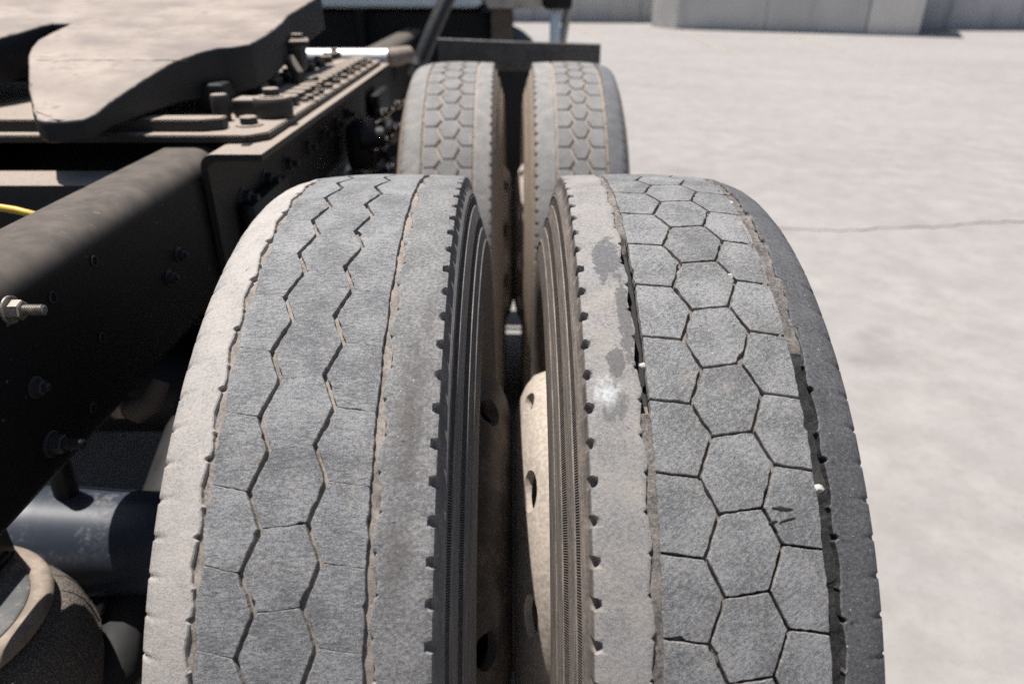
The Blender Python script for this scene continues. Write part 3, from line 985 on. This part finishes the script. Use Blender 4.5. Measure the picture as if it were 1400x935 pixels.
# ---- torn rubber on one block of the outer near wheel
WB = [o for o in truck.children if o.name.startswith('wheel')][1]
for (s0, v0, s1, v1, wdt) in ((0.1985, -0.4065, 0.2150, -0.4075, 0.0040), (0.2030, -0.4175, 0.2160, -0.4135, 0.0020), (0.1945, -0.4185, 0.2020, -0.4160, 0.0026)):
    mb = MB()
    rws = []
    for i in range(9):
        t = i / 8
        s_ = s0 + (s1 - s0) * t
        v_ = v0 + (v1 - v0) * t + 0.0006 * mnoise.noise(Vector((t * 7, s0 * 900, 0)))
        hw = wdt * 0.5 * math.sin(math.pi * min(1, max(0.03, t * 0.9 + 0.06))) * (1 + 0.5 * mnoise.noise(Vector((t * 9, 3, v0 * 100))))
        rw_ = []
        for (dv, up_) in ((hw, 0.0002), (hw * 0.3, 0.0010), (-hw, 0.0003), (-hw, -0.002), (hw, -0.002)):
            a_ = (v_ + dv) / R
            rr = R - crown(s_) + up_
            rw_.append(mb.vert((s_, rr * math.sin(a_), AZ + rr * math.cos(a_)), (s_, v_ + dv)))
        rws.append(rw_)
    mb.grid(rws, closed_u=True)
    mb.build('rubber_tear', 'notch', WB, 30)

# ---- frame rails
XR, ZT, ZB = -0.500, 1.000, 0.750
def rail(name, sx, x_out, label):
    e = empty(name, (x_out, 1.0, ZB), truck)
    e['label'] = label
    mb = MB()
    w, t, rr = 0.086, 0.0095, 0.038
    pr = []
    pr.append((w, ZT - t)); pr.append((w, ZT))
    for i in range(9):
        a = math.pi / 2 * i / 8
        pr.append((rr - rr * math.sin(a), ZT - rr + rr * math.cos(a)))
    for i in range(9):
        a = math.pi / 2 * i / 8
        pr.append((rr - rr * math.cos(a), ZB + rr - rr * math.sin(a)))
    pr += [(w, ZB), (w, ZB + t), (rr, ZB + t), (t, ZB + rr), (t, ZT - rr), (rr, ZT - t)]
    ys = [-0.95 + 0.1 * i for i in range(52)]
    rows_ = [[mb.vert((x_out - sx * d, y, z)) for d, z in pr] for y in ys]
    mb.grid(rows_, closed_u=True, flip=(sx > 0))
    mb.face(rows_[0] if sx > 0 else rows_[0][::-1]); mb.face(rows_[-1][::-1] if sx > 0 else rows_[-1])
    mb.build('channel', 'frame', e, 40)
    return e
rail_r = rail('frame_rail', 1, XR, 'black frame rail beside the inner wheel')
XL = -1.36
rail_l = rail('frame_rail', -1, XL, 'black frame rail on the far side')
XC = (XR + XL) / 2


def stud_bolt(y, z, r=0.0125, h=0.014, stud=0.022, mat='bolt', turn=0.3):
    mb = MB()
    hexnut(mb, (XR, y, z), (1, 0.0, 0), r, h, r * 1.42, stud, r * 0.55, turn)
    return mb.build('bolt', mat, rail_r, 30)
stud_bolt(-0.150, 0.962, 0.0102, 0.0115, 0.020, 'bolt', 0.55)
stud_bolt(-0.157, 0.806, 0.0105, 0.012, 0.020, 'bolt_dark', 0.1)
for (y, z) in ((-0.152, 0.874), (0.172, 0.867), (0.215, 0.886), (0.45, 0.9), (0.45, 0.82)):
    stud_bolt(y, z, 0.0085, 0.008, 0.004, 'bolt_dark', 0.4)
for (y, z) in ((0.006, 0.955), (-0.084, 0.947), (-0.02, 0.866), (-0.075, 0.80)):
    mb = MB()
    rws = []
    for d, r in ((0.0008, 0.0068), (0.0016, 0.0062), (0.0016, 0.0050), (-0.006, 0.0048)):
        rws.append([mb.vert((XR + d, y + r * math.cos(2 * math.pi * j / 20), z + r * math.sin(2 * math.pi * j / 20))) for j in range(20)])
    mb.grid(rws, closed_u=True)
    mb.face(rws[-1])
    mb.build('bolt_hole', 'bolt_dark', rail_r, 30)

# ---- crossmembers between the rails
def crossmember(y, z0, z1, label=None):
    mb = MB()
    cz = (z0 + z1) / 2
    L = XR - XL - 0.02
    mb.box((XC, y, cz), (L, 0.010, z1 - z0), 0.002)
    mb.box((XC, y + 0.045, z1 - 0.005), (L, 0.088, 0.010), 0.003)
    mb.box((XC, y + 0.045, z0 + 0.005), (L, 0.088, 0.010), 0.003)
    o = mb.build('crossmember', 'dusty_black', truck)
    return o
crossmember(-0.66, 0.77, 0.985)
crossmember(0.30, 0.765, 0.970)
crossmember(1.05, 0.765, 0.985)
crossmember(1.95, 0.765, 0.94)

# ---- mounting angle outboard of the rail
ang = empty('mounting_angle', (XR, 0.34, 0.8), truck)
mb = MB()
y0, y1 = 0.345, 1.66
xo = -0.398
tt = 0.011
prof = [(xo, 1.006), (xo, 1.006 - tt), (XR + 0.026, 1.006 - tt)]
for i in range(7):
    a = math.pi / 2 * i / 6
    prof.append((XR + 0.026 - 0.013 * math.sin(a), 1.006 - tt - 0.013 + 0.013 * math.cos(a)))
prof += [(XR + 0.013, 0.80), (XR + 0.002, 0.80), (XR + 0.002, 1.006 - 0.022)]
for i in range(7):
    a = math.pi / 2 * (1 - i / 6)
    prof.append((XR + 0.024 - 0.022 * math.sin(a), 1.006 - 0.022 + 0.022 * math.cos(a)))
rws = [[mb.vert((x, y, z)) for x, z in prof] for y in (y0, y0 + 0.003, 0.7, 1.1, y1)]
mb.grid(rws, closed_u=True, flip=False)
mb.face(rws[0][::-1]); mb.face(rws[-1])
mb.build('angle_iron', 'dusty_black', ang, 30)
for y in (0.47, 0.60, 0.74, 0.90, 1.05, 1.2, 1.35):
    mb = MB()
    hexnut(mb, (XR + 0.013, y, 0.90), (1, 0, 0), 0.015, 0.014, 0.02, 0.012, 0.008, y * 3)
    mb.build('bolt', 'bolt_dark', ang, 30)
mb = MB()
mb.box((-0.444, 0.42, 1.0066), (0.014, 0.028, 0.002), 0.0008)
mb.build('slot_plate', 'black', ang)

# ---- slide base plate with blocks and bolts
base = empty('slide_base', (XC, 0.8, 1.006), truck)
def plate(name, pts, z0, z1, mat, parent, bev=0.002):
    bm = bmesh.new()
    vs = [bm.verts.new((x, y, z0)) for x, y in pts]
    f = bm.faces.new(vs)
    r = bmesh.ops.extrude_face_region(bm, geom=[f])
    for v in [e for e in r['geom'] if isinstance(e, bmesh.types.BMVert)]:
        v.co.z = z1
    bmesh.ops.recalc_face_normals(bm, faces=bm.faces)
    if bev: bmesh.ops.bevel(bm, geom=bm.edges[:], offset=bev, segments=2, affect='EDGES')
    m_ = MB(); m_.from_bm(bm)
    return m_.build(name, mat, parent, 35)
plate('base_plate', [(XL + 0.09, 0.425), (-0.445, 0.425), (-0.418, 0.455), (-0.418, 1.62), (XL + 0.09, 1.62)], 1.0075, 1.0200, 'dusty_black', base)
plate('rear_strip', [(-1.25, 0.455), (-0.53, 0.455), (-0.50, 0.47), (-0.50, 0.50), (-1.25, 0.50)], 1.0202, 1.040, 'dusty_black', base)
for i in range(15):
    y = 0.74 + 0.054 * i
    mb = MB()
    mb.box((-0.462, y, 1.0305), (0.040, 0.034, 0.020), 0.005, Matrix.Rotation(0.05 * math.sin(i * 5.1), 3, 'Z'))
    mb.build('rack_tooth', 'dusty_black', base)
mb = MB(); mb.box((-0.505, 1.10, 1.029), (0.036, 0.76, 0.017), 0.005); mb.build('slide_rail', 'dusty_black', base)
for (x, y, r) in ((-0.470, 0.515, 0.0165), (-0.452, 0.700, 0.011), (-0.440, 0.78, 0.009), (-0.436, 0.86, 0.009)):
    mb = MB(); hexnut(mb, (x, y, 1.020), (0, 0, 1), r, r * 0.8, r * 1.45, 0); mb.build('bolt', 'dusty_black', base, 30)
for i in range(9):
    y = 0.80 + 0.088 * i
    mb = MB(); hexnut(mb, (-0.434, y, 1.020), (0, 0, 1), 0.0105, 0.010, 0.0155, 0.006 if i % 2 else 0, 0.005, i * 0.7); mb.build('bolt', 'dusty_black', base, 30)
for i in range(8):
    y = 0.78 + 0.10 * i
    mb = MB(); mb.box((-0.530, y, 1.046), (0.030, 0.050, 0.022), 0.006, Matrix.Rotation(0.12 * math.sin(i * 3.3), 3, 'Z')); mb.tube([(-0.530, y, 1.05), (-0.530, y, 1.064)], 0.009, 10)
    mb.build('lock_lug', 'dusty_black', base, 35)
# clamp block with a bolt on top
mb = MB()
lathe_z(mb, [(0.0, 1.0205), (0.034, 1.0205), (0.036, 1.026), (0.036, 1.050), (0.033, 1.056), (0.0, 1.057)], -0.452, 0.605, 32)
mb.box((-0.495, 0.615, 1.037), (0.06, 0.05, 0.032), 0.006)
hexnut(mb, (-0.452, 0.605, 1.056), (0, 0, 1), 0.016, 0.013, 0.022, 0)
mb.build('clamp_block', 'dusty_black', base, 35)

# ---- fifth wheel coupling plate
fw = empty('coupling_plate', (XC, 0.7, 1.02), truck)
fw['label'] = 'dusty horned coupling plate tilted to the rear'
def fz(y):
    z = 1.13 + 0.12 * (y - 0.65)
    if y < 0.58:
        z -= (0.58 - y) * 0.09
    return z
half = [(-0.512, 1.33), (-0.519, 1.16), (-0.523, 1.03), (-0.513, 0.95), (-0.509, 0.867), (-0.510, 0.78), (-0.517, 0.722), (-0.540, 0.70), (-0.568, 0.688), (-0.586, 0.655), (-0.598, 0.614), (-0.612, 0.56), (-0.621, 0.504), (-0.630, 0.44), (-0.636, 0.39), (-0.638, 0.333),
        (-0.647, 0.314), (-0.670, 0.307), (-0.701, 0.305), (-0.718, 0.314), (-0.740, 0.345), (-0.761, 0.381), (-0.803, 0.45), (-0.846, 0.53), (-0.899, 0.626), (-0.928, 0.688), (-0.953, 0.755), (-0.966, 0.836), (-0.972, 0.90), (-0.982, 0.941)]
XF = -1.000
right = half[:]
left = [(2 * XF - x, y) for x, y in half][::-1]
outline = right + left
bm = bmesh.new()
vs = [bm.verts.new((x, y, 0)) for x, y in outline]
face = bm.faces.new(vs)
bmesh.ops.triangulate(bm, faces=[face])
for yy in [0.30 + 0.04 * i for i in range(27)] + [0.58]:
    bmesh.ops.bisect_plane(bm, geom=bm.verts[:] + bm.edges[:] + bm.faces[:], plane_co=(0, yy, 0), plane_no=(0, 1, 0))
for xx in [-0.56 - 0.06 * i for i in range(15)]:
    bmesh.ops.bisect_plane(bm, geom=bm.verts[:] + bm.edges[:] + bm.faces[:], plane_co=(xx, 0, 0), plane_no=(1, 0, 0))
bmesh.ops.remove_doubles(bm, verts=bm.verts, dist=1e-5)
r = bmesh.ops.extrude_face_region(bm, geom=bm.faces[:])
top = set(v for v in r['geom'] if isinstance(v, bmesh.types.BMVert))
for v in bm.verts:
    z = fz(v.co.y)
    if v in top:
        v.co.z = z
    else:
        v.co.z = z - (0.034 + 0.052 * max(0.0, min(1, (v.co.y - 0.36) / 0.3)))
bmesh.ops.recalc_face_normals(bm, faces=bm.faces)
bv = [e for e in bm.edges if len(e.link_faces) == 2 and e.calc_face_angle() > 1.0]
bmesh.ops.bevel(bm, geom=bv, offset=0.006, segments=3, affect='EDGES', profile=0.5)
mb = MB(); mb.from_bm(bm)
mb.build('top_plate', 'plate', fw, 40)
mb = MB()
mb.tube([(-0.585 - 0.275 * i / 24, 0.580 + 0.004 * mnoise.noise(Vector((i * 0.9, 0, 0))), fz(0.580) - 0.0004 + 0.0006 * mnoise.noise(Vector((i * 1.7, 3, 0)))) for i in range(25)], [0.0006 + 0.0022 * abs(mnoise.noise(Vector((i * 1.1, 8, 0)))) for i in range(25)], 6)
mb.build('ramp_seam', 'brown', fw, 60)
# brackets and pin under the plate
for xx in (-0.545, 2 * XF + 0.545):
    mb = MB()
    mb.box((xx - 0.035, 0.72, 1.048), (0.06, 0.18, 0.054), 0.01)
    mb.build('bracket', 'black', fw)
    mb = MB(); mb.tube([(xx - 0.08, 0.74, 1.072), (xx - 0.002, 0.74, 1.072)], 0.018, 20); mb.build('pivot_pin', 'black', fw)
mb = MB(); lathe_z(mb, [(0, 1.020), (0.016, 1.020), (0.016, 1.062), (0.014, 1.066), (0, 1.066)], -0.535, 0.565, 20); mb.build('stop_post', 'dusty_black', fw)
mb = MB(); mb.tube([(-1.35, 0.86, 1.07), (-0.60, 0.86, 1.07)], 0.020, 14); mb.build('cross_shaft', 'dusty_black', fw)
# release lever group beside the plate's front corner
mb = MB()
mb.box((-0.500, 1.00, 1.120), (0.050, 0.085, 0.012), 0.005, Matrix.Rotation(0.25, 3, 'Z'))
hexnut(mb, (-0.500, 1.00, 1.126), (0, 0, 1), 0.014, 0.010, 0.019, 0)
mb.box((-0.505, 1.0, 1.085), (0.036, 0.06, 0.058), 0.012)
mb.tube([(-0.51, 0.94, 1.09), (-0.490, 0.93, 1.06), (-0.495, 0.93, 1.03)], 0.014, 10)
mb.build('lever_bracket', 'dusty_black', fw, 35)
mb = MB(); mb.box((-0.985, 0.955, 1.085), (0.20, 0.14, 0.08), 0.02); mb.build('lock_jaw', 'black', fw)

# ---- polished cross tube and other bars ahead of the coupling
mb = MB(); mb.tube([(-1.35, 2.0, 0.990), (-0.455, 2.0, 0.990)], 0.031, 28); tb = mb.build('cross_tube', 'chrome', truck)
tb['label'] = 'bright sunlit cross tube ahead of the coupling'
mb = MB(); mb.tube([(-0.46, 2.0, 0.990), (-0.43, 2.02, 0.992), (-0.385, 2.06, 0.998), (-0.375, 2.07, 0.998)], [0.030, 0.033, 0.028, 0.012], 18); mb.build('tube_end', 'bead', truck)
mb = MB(); mb.tube([(-1.3, 1.70, 0.985), (-0.52, 1.74, 0.985)], 0.016, 16); mb.build('torque_rod', 'bead', truck)

# ---- axles with housing and differential
def axle(yc, label):
    e = empty('drive_axle', (XC, yc, AZ), truck)
    mb = MB()
    mb.tube([(XL - 0.1, yc, AZ), (-1.22, yc, AZ), (-1.12, yc, AZ), (-1.0, yc, AZ)], [0.066, 0.070, 0.085, 0.15], 28)
    mb.tube([(-0.86, yc, AZ), (-0.74, yc, AZ + 0.002), (-0.66, yc, AZ + 0.004), (-0.58, yc, AZ + 0.002), (-0.36, yc, AZ)], [0.15, 0.088, 0.079, 0.074, 0.070], 32)
    mb.build('axle_housing', 'axle', e, 50)
    d = MB()
    rows_ = []
    for i in range(13):
        ph = math.pi * i / 12
        rows_.append([d.vert((XC + 0.155 * math.cos(ph), yc + 0.20 * math.sin(ph) * math.cos(2 * math.pi * j / 28) + 0.03, AZ + 0.02 + 0.195 * math.sin(ph) * math.sin(2 * math.pi * j / 28))) for j in range(28)])
    d.grid(rows_, closed_u=True, flip=True)
    d.build('differential', 'axle', e, 50)
    t = MB()
    t.tube([(-0.33, yc, AZ), (-0.20, yc, AZ)], 0.10, 28)
    lathe_x(t, [(-0.34, 0.07), (-0.34, 0.205), (-0.15, 0.21), (-0.15, 0.07)], yc, AZ, 48)
    t.build('brake_drum', 'black', e, 40)
    return e
axle(0.0, '')
axle(TAND, '')

# ---- tanks and plate added for shade, drive shaft and the wheels of the other side
for (y, z, r) in ((0.60, 0.46, 0.125), (0.90, 0.42, 0.125)):  # black tanks added to darken the sunlit ground between the axles
    mb = MB()
    x0, x1 = -1.33, -0.62
    pr = [(x0 - 0.055, 0.001), (x0 - 0.05, r * 0.45), (x0 - 0.03, r * 0.8), (x0, r), (x1, r), (x1 + 0.03, r * 0.8), (x1 + 0.05, r * 0.45), (x1 + 0.055, 0.001)]
    lathe_x(mb, pr, y, z, 40)
    mb.build('shade_tank', 'black', truck, 50)
mb = MB(); mb.tube([(-1.475, -0.45, 0.66), (-1.475, -0.42, 0.66), (-1.475, 1.75, 0.66), (-1.475, 1.78, 0.66)], [0.05, 0.095, 0.095, 0.05], 24); mb.build('shade_tank', 'black', truck, 50)  # long tank added to cast shadow under the truck
mb = MB(); mb.box((XC, 0.62, 0.775), (0.80, 0.56, 0.012), 0.003); mb.build('shade_plate', 'black', truck)  # plate added to keep sun off the ground below
mb = MB(); mb.tube([(XC, 0.15, 0.56), (XC, 0.22, 0.57), (XC, 1.05, 0.63), (XC, 1.15, 0.64)], [0.07, 0.05, 0.05, 0.07], 20); mb.build('drive_shaft', 'black', truck, 50)
for yc in (0.0, TAND):
    for xm in (-1.72, -2.07):
        w = empty('wheel', (xm, yc, 0), truck)
        mb = MB()
        pr = [(-0.11, 0.30), (-0.135, 0.36), (-0.14, 0.42), (-0.122, 0.49), (-0.108, 0.515), (-0.06, 0.521), (0.06, 0.521), (0.108, 0.515), (0.122, 0.49), (0.14, 0.42), (0.135, 0.36), (0.11, 0.30)]
        lathe_x(mb, [(xm + x, r) for x, r in pr], yc, AZ, 72)
        mb.build('tyre', 'rib_b_out', w, 40)
        mb = MB()
        lathe_x(mb, [(xm - 0.11, 0.30), (xm - 0.10, 0.275), (xm, 0.255), (xm + 0.0, 0.02), (xm + 0.012, 0.02), (xm + 0.012, 0.245), (xm + 0.10, 0.275), (xm + 0.11, 0.30)], yc, AZ, 60)
        mb.build('rim', 'steel_wheel_dark', w, 30)

# ---- suspension: trailing arms, hangers, shock, hoses under the rail
def arm(yc):
    mb = MB()
    mb.tube([(-0.555, yc + 0.52, 0.66), (-0.555, yc + 0.30, 0.585), (-0.555, yc + 0.05, 0.47), (-0.555, yc - 0.12, 0.40), (-0.60, yc - 0.22, 0.38)], [0.04, 0.042, 0.045, 0.04, 0.035], 14)
    mb.build('suspension_arm', 'rubber_flap', truck, 45)
    mb = MB()
    mb.box((-0.545, yc + 0.54, 0.73), (0.09, 0.16, 0.22), 0.015)
    mb.box((-0.468, yc + 0.54, 0.80), (0.03, 0.22, 0.20), 0.01)
    mb.build('spring_hanger', 'black', truck)
arm(0.0); arm(TAND)
mb = MB(); mb.tube([(-0.635, 0.02, 0.74), (-0.635, 0.01, 0.56), (-0.63, 0.0, 0.42)], [0.016, 0.016, 0.026], 16); mb.build('shock_absorber', 'black', truck)
# fitting with brown hose below the rail
mb = MB()
mb.tube([(-0.60, 0.10, 0.69), (-0.565, 0.09, 0.700), (-0.545, 0.085, 0.695), (-0.525, 0.09, 0.705), (-0.515, 0.11, 0.73)], [0.014, 0.015, 0.019, 0.017, 0.013], 12)
mb.build('brake_hose_fitting', 'brown', truck, 40)
mb = MB(); mb.tube([(-0.575, 0.086, 0.702), (-0.560, 0.086, 0.703)], 0.0185, 16); mb.build('hose_clamp', 'bead', truck, 40)
hrng = random.Random(9)
for i in range(9):
    mb = MB()
    y = 0.62 + 0.12 * i
    x = -0.455 + 0.05 * hrng.random()
    z = 0.70 + 0.14 * hrng.random()
    ptz = [Vector((x, y, z))]
    for k in range(6):
        ptz.append(ptz[-1] + Vector((hrng.uniform(-0.02, 0.03), hrng.uniform(0.0, 0.09), hrng.uniform(-0.07, 0.04))))
    mb.tube(ptz, 0.011 + 0.005 * hrng.random(), 10)
    mb.build('air_hose', 'hose', truck, 60)
for (px, py, pz, rr) in ((-0.37, 1.33, 0.905, 0.012), (-0.345, 1.42, 0.915, 0.010), (-0.335, 1.33, 0.865, 0.012), (-0.36, 1.25, 0.845, 0.011), (-0.345, 1.22, 0.775, 0.012), (-0.41, 0.80, 0.82, 0.013)):
    mb = MB()
    hexnut(mb, (px, py, pz), (0.8, -0.4, 0.45), rr, rr * 1.1, rr * 1.3, rr * 1.6, rr * 0.6, 0.2, False)
    mb.tube([(px, py, pz), (px - 0.03, py + 0.02, pz - 0.02), (px - 0.07, py + 0.03, pz - 0.03)], rr * 0.8, 10)
    mb.build('air_fitting', 'brass', truck, 30)
mb = MB(); mb.box((-0.43, 1.28, 0.83), (0.07, 0.14, 0.13), 0.02); mb.tube([(-0.42, 1.2, 0.86), (-0.36, 1.22, 0.86)], 0.03, 16); mb.build('valve_block', 'black', truck, 40)

# ---- air spring behind the near axle
AX, AY = -0.675, -0.215
asp = empty('air_spring', (AX, AY, 0.35), truck)
mb = MB()
lathe_z(mb, [(0.0, 0.606), (0.104, 0.606), (0.107, 0.604), (0.107, 0.598), (0.095, 0.597)], AX, AY, 80)
mb.build('cap_plate', 'cap', asp, 35)
mb = MB()
ringp = []
for i in range(17):
    a = 2 * math.pi * i / 16
    ringp.append((0.1165 + 0.0135 * math.cos(a), 0.594 + 0.012 * math.sin(a)))
lathe_z(mb, ringp, AX, AY, 96)
mb.build('bead_ring', 'bead', asp, 60)
mb = MB()
bp = [(0.100, 0.585), (0.118, 0.578), (0.132, 0.572), (0.143, 0.562), (0.1515, 0.545), (0.1565, 0.522), (0.1585, 0.505), (0.1605, 0.502), (0.1605, 0.499), (0.1585, 0.496), (0.156, 0.47), (0.146, 0.43), (0.125, 0.41), (0.10, 0.40), (0.0, 0.40)]
lathe_z(mb, bp, AX, AY, 120)
mb.build('bellows', 'bellows', asp, 60)
mb = MB(); lathe_z(mb, [(0.0, 0.40), (0.09, 0.40), (0.085, 0.33), (0.10, 0.30), (0.0, 0.30)], AX, AY, 40); mb.build('piston', 'black', asp, 40)
mb = MB(); mb.box((AX + 0.035, AY + 0.075, 0.70), (0.012, 0.075, 0.20), 0.004); mb.box((AX + 0.0, AY + 0.06, 0.612), (0.09, 0.08, 0.010), 0.004); mb.build('mount_bracket', 'black', asp)
mb = MB(); hexnut(mb, (AX + 0.055, AY - 0.02, 0.606), (0, 0, 1), 0.011, 0.009, 0.017, 0.006, 0.006); mb.build('bolt', 'cap', asp, 30)
# moulded ribs and raised characters on the bellows
for k in range(10):
    a0_ = math.radians(-70 + 15 * k)
    mb = MB()
    mb.tube([(AX + (r + 0.0004) * math.cos(a0_), AY + (r + 0.0004) * math.sin(a0_), z) for r, z in bp[2:8]], 0.0009, 6)
    mb.build('moulding_line', 'bellows', asp, 60)
def bellows_text(txt, ang, zc, size):
    cu = bpy.data.curves.new('raised_lettering', 'FONT')
    cu.body = txt; cu.size = size; cu.extrude = 0.0007; cu.align_x = 'CENTER'
    ob = bpy.data.objects.new('raised_lettering', cu)
    COL.objects.link(ob)
    dg = bpy.context.evaluated_depsgraph_get()
    me = bpy.data.meshes.new_from_object(ob.evaluated_get(dg))
    bpy.data.objects.remove(ob, do_unlink=True)
    for v in me.vertices:
        z = zc + v.co.y
        rr_ = 0.1585
        for (ra, za), (rb_, zb) in zip(bp, bp[1:]):
            if zb <= z <= za:
                rr_ = ra + (rb_ - ra) * (za - z) / (za - zb)
                break
        rr_ += v.co.z + 0.0004
        a = ang + v.co.x / 0.158
        v.co = Vector((AX + rr_ * math.cos(a), AY + rr_ * math.sin(a), z))
    me.materials.append(M['bellows'])
    link('raised_lettering', me, asp)
bellows_text('A 00', math.radians(-28), 0.526, 0.020)
bellows_text('2VAS', math.radians(-27), 0.508, 0.013)

# ---- yellow air line at the far left
mb = MB(); mb.tube([(-1.05, 0.125, 0.995), (-0.85, 0.115, 1.000), (-0.70, 0.105, 0.997), (-0.64, 0.100, 0.989), (-0.60, 0.10, 0.978), (-0.592, 0.11, 0.94)], 0.0048, 12); mb.build('air_line', 'yellow', truck, 60)

# ---- fender plate, flap, stay ahead of the far wheels
fp = empty('front_fender', (0.02, 1.95, 0.3), truck)
mb = MB()
rws = []
for i in range(13):
    x = -0.268 + 0.578 * i / 12
    yb = 1.96 - 0.02 * math.cos((x - 0.02) * 4)
    zt = 1.060 - 0.019 * i / 12
    rws.append([mb.vert((x, yb, 0.952)), mb.vert((x, yb - 0.004, 0.99)), mb.vert((x, yb, zt - 0.004)), mb.vert((x, yb + 0.004, zt)), mb.vert((x, yb + 0.009, zt - 0.004)), mb.vert((x, yb + 0.007, 0.952))])
mb.grid(rws, closed_u=True, flip=True)
mb.face(rws[0]); mb.face(rws[-1][::-1])
mb.build('fender_plate', 'flap', fp, 40)
mb = MB()
mb.box((0.02, 1.975, 0.535), (0.57, 0.010, 0.83), 0.003)
mb.build('rubber_flap', 'rubber_flap', fp)
mb = MB(); mb.tube([(-0.43, 2.50, 0.86), (-0.40, 2.52, 0.93), (-0.345, 2.56, 1.05), (-0.285, 2.62, 1.17), (-0.19, 2.72, 1.38), (-0.10, 2.82, 1.6)], 0.034, 20); mb.build('hose_stay', 'hose', truck, 60)
mb = MB(); mb.tube([(-0.412, 2.513, 0.905), (-0.400, 2.52, 0.930)], 0.0375, 20); mb.build('clamp_band', 'cap', truck, 40)

# ---- lower rear of the cab
cab = empty('cab', (XC, 4.2, 0.0), truck)
mb = MB(); mb.box((-1.15, 4.25, 1.85), (2.00, 1.7, 1.5), 0.06); mb.box((-0.28, 3.392, 1.30), (0.18, 0.016, 0.36), 0.005); mb.build('cab_shell', 'cab', cab, 40)
mb = MB(); mb.box((-1.05, 4.3, 0.68), (2.1, 1.5, 0.80), 0.02); mb.build('underbody', 'cab_dark', cab)
mb = MB(); mb.box((-0.83, 3.50, 0.95), (0.045, 0.06, 0.32), 0.01); mb.build('rear_post', 'frame', cab)
mb = MB(); mb.box((0.005, 3.50, 1.28), (0.30, 0.22, 0.36), 0.02); mb.build('step_housing', 'step', cab)
mb = MB(); mb.box((-0.065, 3.52, 0.98), (0.115, 0.08, 0.24), 0.01); mb.build('step_bracket', 'brown', cab)
mb = MB(); mb.box((0.235, 3.50, 1.26), (0.15, 0.25, 0.33), 0.02); mb.build('mirror_base', 'cab_dark', cab)
mb = MB(); mb.box((0.225, 3.44, 0.985), (0.055, 0.05, 0.20), 0.008); mb.build('step_tube', 'cab', cab)
mb = MB(); mb.tube([(0.33, 3.6, 1.25), (0.29, 3.52, 1.05), (0.265, 3.48, 0.9)], 0.022, 14); mb.build('grab_handle', 'step', cab, 50)
mb = MB(); mb.tube([(-0.10, 3.75, 0.62), (-0.10, 5.0, 0.62)], 0.32, 36); mb.build('fuel_tank', 'cab_dark', cab, 40)

# ---- pebbles caught in the tread
def pebble(name, x, y, z, r, seed, label):
    bm = bmesh.new()
    bmesh.ops.create_icosphere(bm, subdivisions=2, radius=r)
    for v in bm.verts:
        k = 1 + 0.28 * mnoise.noise(v.co * (1.1 / r) + Vector((seed, 0, 0)))
        v.co = Vector((v.co.x * k, v.co.y * k * 0.85, v.co.z * k * 0.8))
    m_ = MB(); m_.from_bm(bm, (x, y, z))
    o = m_.build(name, 'pebble', None, 25)
    tag(o, label, 'pebble', 'pebbles caught in the tread')
def on_tyre(s, rowp, drop):
    a = rowp * ROW
    r = R - drop
    return s, r * math.sin(a), AZ + r * math.cos(a)
for i, (s, rp, dr, rr, lab) in enumerate(((0.2015, -3.02, 0.003, 0.0040, 'small white pebble wedged between two hexagon blocks high on the outer tyre'),
                                          (0.2405, -6.42, 0.009, 0.0046, 'white pebble lodged low in the dark outer groove'),
                                          (0.2375, -0.45, 0.008, 0.0048, 'white pebble in the outer groove near the top of the tyre'),
                                          (0.1090, -4.70, 0.004, 0.0036, 'white chip stuck in the split groove'))):
    pebble('pebble', *on_tyre(s, rp, dr + (crown(s) if s < 0.23 else 0.002)), rr, i * 7.3, lab)
